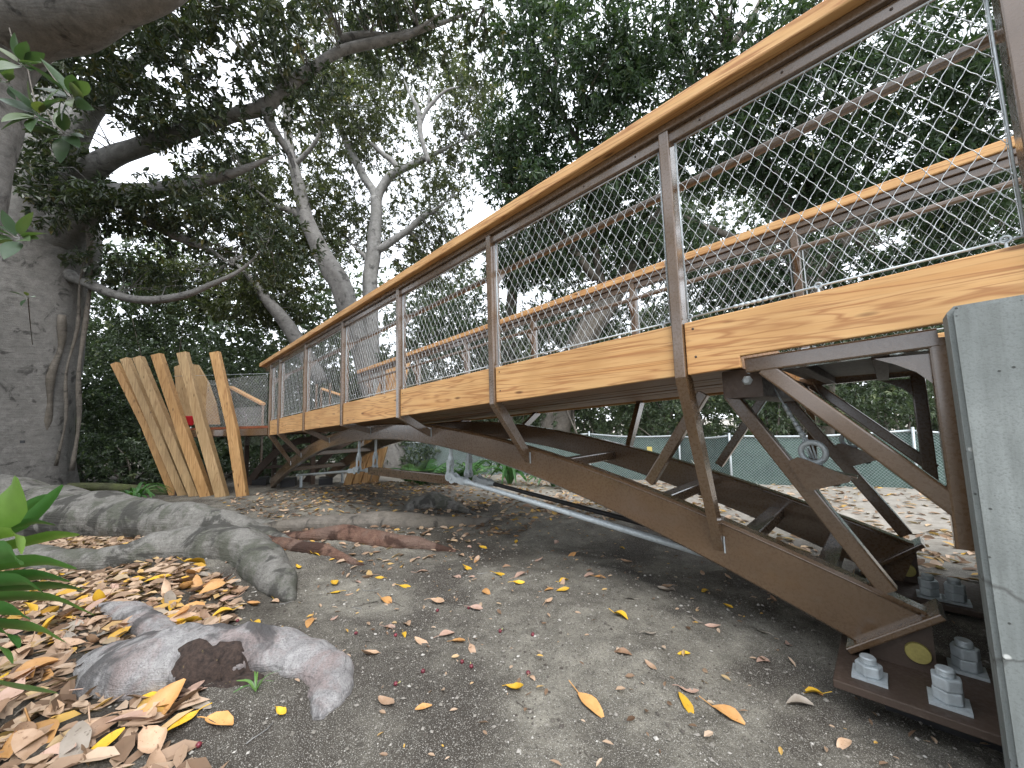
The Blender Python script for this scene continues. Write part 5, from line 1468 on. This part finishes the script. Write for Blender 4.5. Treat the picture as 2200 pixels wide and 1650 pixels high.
def leaf_obj(name, V, F, mat, parent, tint):
    me = bpy.data.meshes.new(name); me.from_pydata([tuple(p) for p in V], [], F); me["world_space"] = 1
    me.polygons.foreach_set("use_smooth", [True] * len(F)); me.update()
    a = me.attributes.new("tint", 'FLOAT', 'POINT'); a.data.foreach_set("value", [tint] * len(V))
    return link(name, me, mat, parent)
def clivia(loc, n, L, w, seed, label, group=None, names=None):
    T = empty('strap_leaf_plant', loc, label, 'plant', group); g = random.Random(seed); c0 = Vector(loc)
    for i in range(n):
        a = g.uniform(0, 6.28); l = L * g.uniform(.7, 1.1); up = g.uniform(.45, .85)
        d = Vector((math.cos(a), math.sin(a), 0))
        pts = [c0 + d * .02 - Vector((0, 0, .03)), c0 + d * l * .22 + Vector((0, 0, l * up * .55)), c0 + d * l * .55 + Vector((0, 0, l * up * .72)), c0 + d * l * .92 + Vector((0, 0, l * up * g.uniform(.2, .55)))]
        V, F = ribbon([tuple(p) for p in pts], w * g.uniform(.8, 1.15), roll=g.uniform(-.4, .4))
        leaf_obj('leaf', V, F, LEAFM['strap'], T, min(1, max(0, g.gauss(.4, .22))))
    return T
for i, (x, y, n, L, w, lab) in enumerate(CLIVIAS):
    clivia((x, y, gz(x, y) + .01), n, L, w, 60 + i, lab, 'strap leaved plants at the back')
FP = empty('strap_leaf_plant', (*FRONTPLANT['base'][:2], gz(*FRONTPLANT['base'][:2])), 'large bright green strap leaved plant spilling over the dry leaf litter', 'plant')
for i, (pts, w, tint, roll) in enumerate(FRONTPLANT['leaves']):
    V, F = ribbon(pts, w, .22, roll)
    leaf_obj('leaf', V, F, LEAFM['strap'], FP, min(1, tint * .8 + .28))
g = random.Random(31); c0 = Vector((*FRONTPLANT['base'][:2], gz(*FRONTPLANT['base'][:2])))
for k in range(14):
    a = R(150 + k * 17 + g.uniform(-8, 8)); l = g.uniform(.6, .85); d = Vector((math.cos(a), math.sin(a), 0))
    V, F = ribbon([tuple(c0), tuple(c0 + d * l * .2 + Vector((0, 0, l * .5))), tuple(c0 + d * l * .55 + Vector((0, 0, l * .68))), tuple(c0 + d * l * .95 + Vector((0, 0, l * g.uniform(.3, .6))))], .032, .22, g.uniform(-.4, .4))
    leaf_obj('leaf', V, F, LEAFM['strap'], FP, g.uniform(.3, .8))
# ferns
for i, (x, y, s) in enumerate(FERNS):
    T = empty('fern', (x, y, gz(x, y)), 'pale green feathery fern behind the arch', 'fern', 'ferns behind the arch'); g = random.Random(500 + i); c0 = Vector((x, y, gz(x, y)))
    for k in range(9):
        a = g.uniform(0, 6.28); l = s * g.uniform(.7, 1.1); d = Vector((math.cos(a), math.sin(a), 0)); V = []; F = []
        NQ = 15; sd = d.cross(Vector((0, 0, 1)))
        rach = [c0 + d * l * (q / NQ) * .9 + Vector((0, 0, l * (.9 * (q / NQ) - .55 * (q / NQ) ** 2))) for q in range(NQ + 1)]
        V = list(rach)
        for q in range(NQ):
            t = q / NQ; wd = l * .22 * math.sin(math.pi * min(1, t * .96 + .06)) + .004
            for sg in (1, -1):
                V.append(rach[q] + sd * sg * wd + d * wd * .35 - Vector((0, 0, wd * .2))); F.append((q, len(V) - 1, q + 1))
        leaf_obj('frond', V, F, LEAFM['strap'], T, g.uniform(.35, .8))

# big-leaved sprigs hanging from the overhead limb
def big_leaf(p, d, nrm, L, W):
    p, d, nrm = Vector(p), Vector(d).normalized(), Vector(nrm); s = nrm.cross(d).normalized(); u = d.cross(s); V = []; F = []
    for i in range(9):
        t = i / 8; w = W * (math.sin(math.pi * t ** .85) ** .75 if 0 < t < 1 else .02) * (1 - .15 * t)
        c = p + d * L * t - u * L * .16 * t * t
        V += [c + s * w + u * w * .25, c, c - s * w + u * w * .25]
        if i: F += [((i - 1) * 3 + k, (i - 1) * 3 + k + 1, i * 3 + k + 1, i * 3 + k) for k in range(2)]
    return V, F
T0 = [o for o in bpy.data.objects if o.get("label", "").startswith('smooth grey fig')][0]
g = random.Random(4)
sprig_path = []
for i, (c0, n, L, stem) in enumerate(SPRIGS):
    c0 = Vector(c0); mb = MB(); mb.tube([tuple(q) for q in spline([tuple(stem), tuple(Vector(stem).lerp(c0, .5) + Vector((0, 0, -.03))), tuple(c0)], 5)], .006, 6)
    sg = mb.build('sprig', BARK['brown'], T0)
    for k in range(n):
        a = 2.4 * k + g.uniform(-.3, .3); el = g.uniform(-.9, .5)
        d = (_Ri * math.cos(a) + Vector((0, 0, 1)) * math.sin(a) * .7 - _F * g.uniform(.1, .9)).normalized()
        pt = c0 + d * .045
        mb = MB(); mb.tube([tuple(c0 - d * .0), tuple(pt)], .003, 5); st = mb.build('leaf_stalk', BARK['pale'], sg)
        nr = (Vector((0, 0, 1)) - _F * .5 + Vector((g.gauss(0, .4), g.gauss(0, .4), g.gauss(0, .3)))).normalized()
        ll = L * g.uniform(.7, 1.1); V, F = big_leaf(pt, d, nr, ll, ll * .23)
        leaf_obj('leaf', V, F, LEAFM['green'], sg, g.uniform(.3, .95))

mb = MB(); lp = Vector(LOG[0]); lq = Vector(LOG[1])
mb.tube([tuple(p) for p in spline([tuple(lp), tuple(lp.lerp(lq, .35) + Vector((0, 0, .03))), tuple(lp.lerp(lq, .7)), tuple(lq)], 5)], .12, 12, wob=.12, seed=3)
m_moss = m_bark('mossy_log_bark', (.10, .11, .05), (.05, .05, .03), (.12, .15, .04), .3)
tag(mb.build('mossy_log', m_moss), 'long mossy green log lying behind the pale roots', 'log')
tp = Vector(TREETAG); mb = MB(); mb.bar(tp, tp + Vector((.0, .0, .06)), .11, .008, up=(.7, -.7, 0), r=.002)
tag(mb.build('tree_tag', MAT['blackmetal']), 'small black name plate fixed low on the big grey trunk', 'tag')

# ------------------------------------------------------------------ fallen leaves
FALL = {
 'tan': m_fallen('tan_leaf', (.52, .37, .26), (.40, .26, .16), (.20, .11, .06)),
 'yellow': m_fallen('yellow_leaf', (.72, .47, .04), (.66, .38, .03), (.30, .15, .03)),
 'orange': m_fallen('orange_leaf', (.60, .34, .13), (.50, .25, .08), (.24, .11, .04)),
 'brown': m_fallen('brown_leaf', (.34, .22, .14), (.25, .15, .09), (.1, .055, .03)),
 'pink': m_fallen('pinkish_leaf', (.52, .36, .29), (.42, .28, .21), (.22, .12, .08)),
 'grey': m_fallen('grey_leaf', (.38, .34, .29), (.30, .26, .21), (.14, .11, .08)),
}
def fallen_mesh(name, L, asp, curl, cup, twist, stem, seed):
    g = random.Random(seed); V = []; F = []; n = 7
    for i in range(n):
        t = i / (n - 1); w = L * asp * (math.sin(math.pi * (t * .94 + .03)) ** .8) * (1 + g.uniform(-.08, .08))
        a = twist * (t - .5); x = L * (t - .5)
        z = curl * L * (4 * (t - .5) ** 2)
        V += [(x, w * math.cos(a), z + cup * w + w * math.sin(a) + g.uniform(0, .05) * w), (x, 0, z), (x, -w * math.cos(a), z + cup * w - w * math.sin(a) + g.uniform(0, .05) * w)]
        if i: F += [((i - 1) * 3 + k, (i - 1) * 3 + k + 1, i * 3 + k + 1, i * 3 + k) for k in range(2)]
    if stem:
        b0 = len(V); sx = -L * .5; yy = g.uniform(-.12, .12) * L
        for (x, y, z) in ((sx + L * .05, 0, curl * L), (sx - L * .18, yy * .3, curl * L * .6 + .004), (sx - L * .4, yy, .006)):
            r = .0022
            V += [(x, y - r, z), (x, y + r, z), (x, y, z + r * 1.6)]
        for q in range(2):
            for k in range(3): F.append((b0 + q * 3 + k, b0 + q * 3 + (k + 1) % 3, b0 + q * 3 + 3 + (k + 1) % 3, b0 + q * 3 + 3 + k))
    zmin = min(p[2] for p in V)
    V = [(x, y, z - zmin) for x, y, z in V]
    me = bpy.data.meshes.new(name); me.from_pydata(V, [], F); me.polygons.foreach_set("use_smooth", [True] * len(F)); me.update()
    return me
VARS = {}
for ci, cname in enumerate(FALL):
    VARS[cname] = []
    for k in range(6):
        g = random.Random(ci * 31 + k)
        me = fallen_mesh('fallen_leaf', .13, g.uniform(.19, .26), g.uniform(.02, .2) * (1 if k % 2 else -.5), g.uniform(.05, .9), g.uniform(-.9, .9), k % 3 != 0, ci * 50 + k)
        me.materials.append(FALL[cname]); VARS[cname].append(me)
LAB = {'tan': 'dry tan fig leaf', 'yellow': 'bright yellow fig leaf', 'orange': 'orange fig leaf', 'brown': 'curled brown fig leaf', 'pink': 'pinkish dry fig leaf', 'grey': 'bleached grey fig leaf'}
def near_root(x, y):
    for rt in ROOTS:
        for pth in rt['paths']:
            for p in pth:
                if (x - p[0]) ** 2 + (y - p[1]) ** 2 < (p[3] * 1.05) ** 2: return True
    return False
def litter_zone(x, y):
    if x > -3.2: return y < .30 + .05 * math.sin(x * 7) + max(0, -x - 2.4) * .45
    return y < .62 + .1 * math.sin(x * 3) and y > -2.5
GZC = {}
nleaf = 0
def put_leaf(x, y, s, cname, rz, zone, tilt=.22, lift=0.0):
    global nleaf
    g = random.Random(int(x * 9173 + y * 7919))
    me = VARS[cname][g.randrange(6)]
    o = bpy.data.objects.new('fallen_leaf', me); COL.objects.link(o)
    z = float(ground_z(np.array([x]), np.array([y]))[0])
    o.location = (x, y, z + .002 + lift); o.scale = (s, s, s)
    o.rotation_euler = (g.gauss(0, tilt), g.gauss(0, tilt), rz)
    tag(o, LAB[cname] + {'litter': ' in the thick leaf litter beside the strap leaved plant', 'soil': ' lying alone on the bare grey soil', 'arch': ' on the dark soil around the arch and roots'}[zone], 'leaf', {'litter': 'leaves in the litter', 'soil': 'leaves on the bare soil', 'arch': 'leaves around the arch'}[zone] + ' ' + cname)
    nleaf += 1
for (x, y, s, cname, rz) in HEROES:
    put_leaf(x, y, s, cname, R(rz), 'litter' if litter_zone(x, y) else ('soil' if y < 2.2 else 'arch'), .12)
g = random.Random(21)
while nleaf < 290:
    if g.random() < .62:
        x, y = g.uniform(-4.6, -1.7), g.uniform(-.6, .8)
        if not litter_zone(x, y) or near_root(x, y): continue
        # outside the picture on the far left: skip
        if (y + .95 * (x + 1.6) * -.0) < -.55 + (x + 4.6) * .06: continue
        put_leaf(x, y, g.uniform(.8, 1.5), g.choices(list(FALL), (4, 1.2, 1.6, 2.5, 2.2, 1.2))[0], g.uniform(0, 6.28), 'litter', .38, g.uniform(0, .025))
    else:
        x, y = g.uniform(-4.6, -.2), g.uniform(.5, 4.5)
        if near_root(x, y) or litter_zone(x, y): continue
        if y < 1.9 and x > -2.6 and g.random() < .8: continue
        put_leaf(x, y, g.uniform(.4, .85), g.choices(list(FALL), (3, 2.2, 1.3, 2, 2, 1))[0], g.uniform(0, 6.28), 'soil' if y < 1.9 else 'arch', .25)
# the uncountable rest of the litter
g = np.random.default_rng(5)
def litter(name, n, fx, L0, L1, label, seed, alln):
    x, y = fx(n)
    keep = np.array([not near_root(a, b_) for a, b_ in zip(x, y)])
    x, y = x[keep], y[keep]; n = len(x)
    z = ground_z(x, y) + g.uniform(.003, .022, n)
    a = g.uniform(0, 6.28, n); d = np.stack([np.cos(a), np.sin(a), g.normal(0, .2, n)], 1); d = unit(d)
    nr = unit(np.stack([g.normal(0, .35, n), g.normal(0, .35, n), np.ones(n)], 1))
    L = g.uniform(L0, L1, n); base = np.stack([x, y, z], 1) - d * L[:, None] * .5
    o = link(name, leaves_mesh(name, base, d, nr, L, L * g.uniform(.4, .6, n), g.random(n)), M_LIT)
    return tag(o, label, 'leaf litter', kind='stuff')
M_LIT = m_leaf('dry_litter', [(0., (.11, .065, .04)), (.35, (.30, .20, .135)), (.6, (.46, .33, .235)), (.8, (.54, .41, .31)), (.9, (.62, .36, .05)), (1., (.40, .34, .28))], .6, .1, .3)
def zoneA(n):
    xs, ys = [], []
    while len(xs) < n:
        x, y = g.uniform(-7.5, -1.4), g.uniform(-1.6, .85)
        if litter_zone(x, y): xs.append(x); ys.append(y)
    return np.array(xs), np.array(ys)
litter('leaf_litter', 5200, zoneA, .07, .17, 'thick brown litter of dry fig leaves on the left', 1, True)
litter('leaf_litter', 3000, lambda n: (g.uniform(-9, 1.5, n), 4.2 + g.random(n) ** 1.3 * 5, ), .06, .14, 'pale scattered leaf litter between the arch and fence', 2, True)
litter('leaf_litter', 1500, lambda n: (g.uniform(-9, -3.2, n), g.uniform(1.4, 4.4, n)), .05, .12, 'thin leaf litter around the roots under the footbridge', 3, True)
litter('leaf_litter', 500, lambda n: (g.uniform(-3.4, .2, n), g.uniform(.6, 4.4, n)), .015, .05, 'small leaf crumbs over the bare soil', 4, True)

# figs dropped on the soil
m_fig, nt, b = newmat('dark_red_fig'); v = coords(nt, "Object", rand=True); n1 = noise(nt, v, 60, 3, .6)
setc(nt, b, ramp(nt, n1, [(.35, (.09, .015, .025)), (.7, (.24, .035, .05))])); b.inputs["Roughness"].default_value = .35
mbf = MB(); mbf.lathe((0, 0, 0), (1, 0, 0), [(-.0098, .002), (-.008, .0062), (-.003, .0098), (.003, .0098), (.008, .0066), (.0105, .0025)], 12)
fig_me = mbf.mesh('fig_fruit', m_fig); del fig_me["world_space"]
mbf = MB(); mbf.tube([(.009, 0, 0), (.02, .002, .002), (.028, .001, .006)], .0022, 5); m_st, nt, b = newmat('pale_fig_stalk'); setc(nt, b, (.5, .48, .2)); st_me = mbf.mesh('stalk', m_st); del st_me["world_space"]
for i, (x, y) in enumerate(FIGS):
    o = bpy.data.objects.new('fig_fruit', fig_me); COL.objects.link(o)
    o.location = (x, y, float(ground_z(np.array([x]), np.array([y]))[0]) + .008); o.rotation_euler = (0, random.uniform(-.4, .4), random.uniform(0, 6.28))
    tag(o, 'small dark red fig fruit dropped on the soil', 'fig', 'fallen figs')
    if i % 2 == 0:
        s = bpy.data.objects.new('stalk', st_me); COL.objects.link(s); s.parent = o
# a small weed sprouting at the edge of the foreground root
wx, wy = WEED; W0 = empty('weed', (wx, wy, gz(wx, wy)), 'tiny green weed sprouting in the litter beside the pale root hump', 'weed')
for k in range(11):
    g2 = random.Random(k + 5); a = g2.uniform(0, 6.28); l = g2.uniform(.05, .1); c0 = Vector((wx, wy, gz(wx, wy) + .003)); d = Vector((math.cos(a), math.sin(a), 0))
    V, F = ribbon([tuple(c0), tuple(c0 + d * l * .4 + Vector((0, 0, l * .5))), tuple(c0 + d * l + Vector((0, 0, l * .55)))], .004, .2, .3)
    leaf_obj('blade', V, F, LEAFM['strap'], W0, g2.uniform(.4, .9))
# thin twigs on the soil
for i in range(26):
    g2 = random.Random(i + 70)
    x, y = g2.uniform(-3.6, -.4), g2.uniform(.2, 2.2)
    if near_root(x, y): continue
    a = g2.uniform(0, 6.28); l = g2.uniform(.05, .16); pts = []
    for q in range(5):
        px, py = x + math.cos(a) * l * (q / 4 - .5) + g2.gauss(0, .006), y + math.sin(a) * l * (q / 4 - .5) + g2.gauss(0, .006)
        pts.append((px, py, float(ground_z(np.array([px]), np.array([py]))[0]) + .004))
    mb = MB(); mb.tube(pts, [.0028 - .0003 * q for q in range(5)], 5)
    tag(mb.build('fallen_twig', BARK['brown' if i % 3 else 'pale']), 'thin dry twig lying on the bare soil', 'twig', 'fallen twigs')
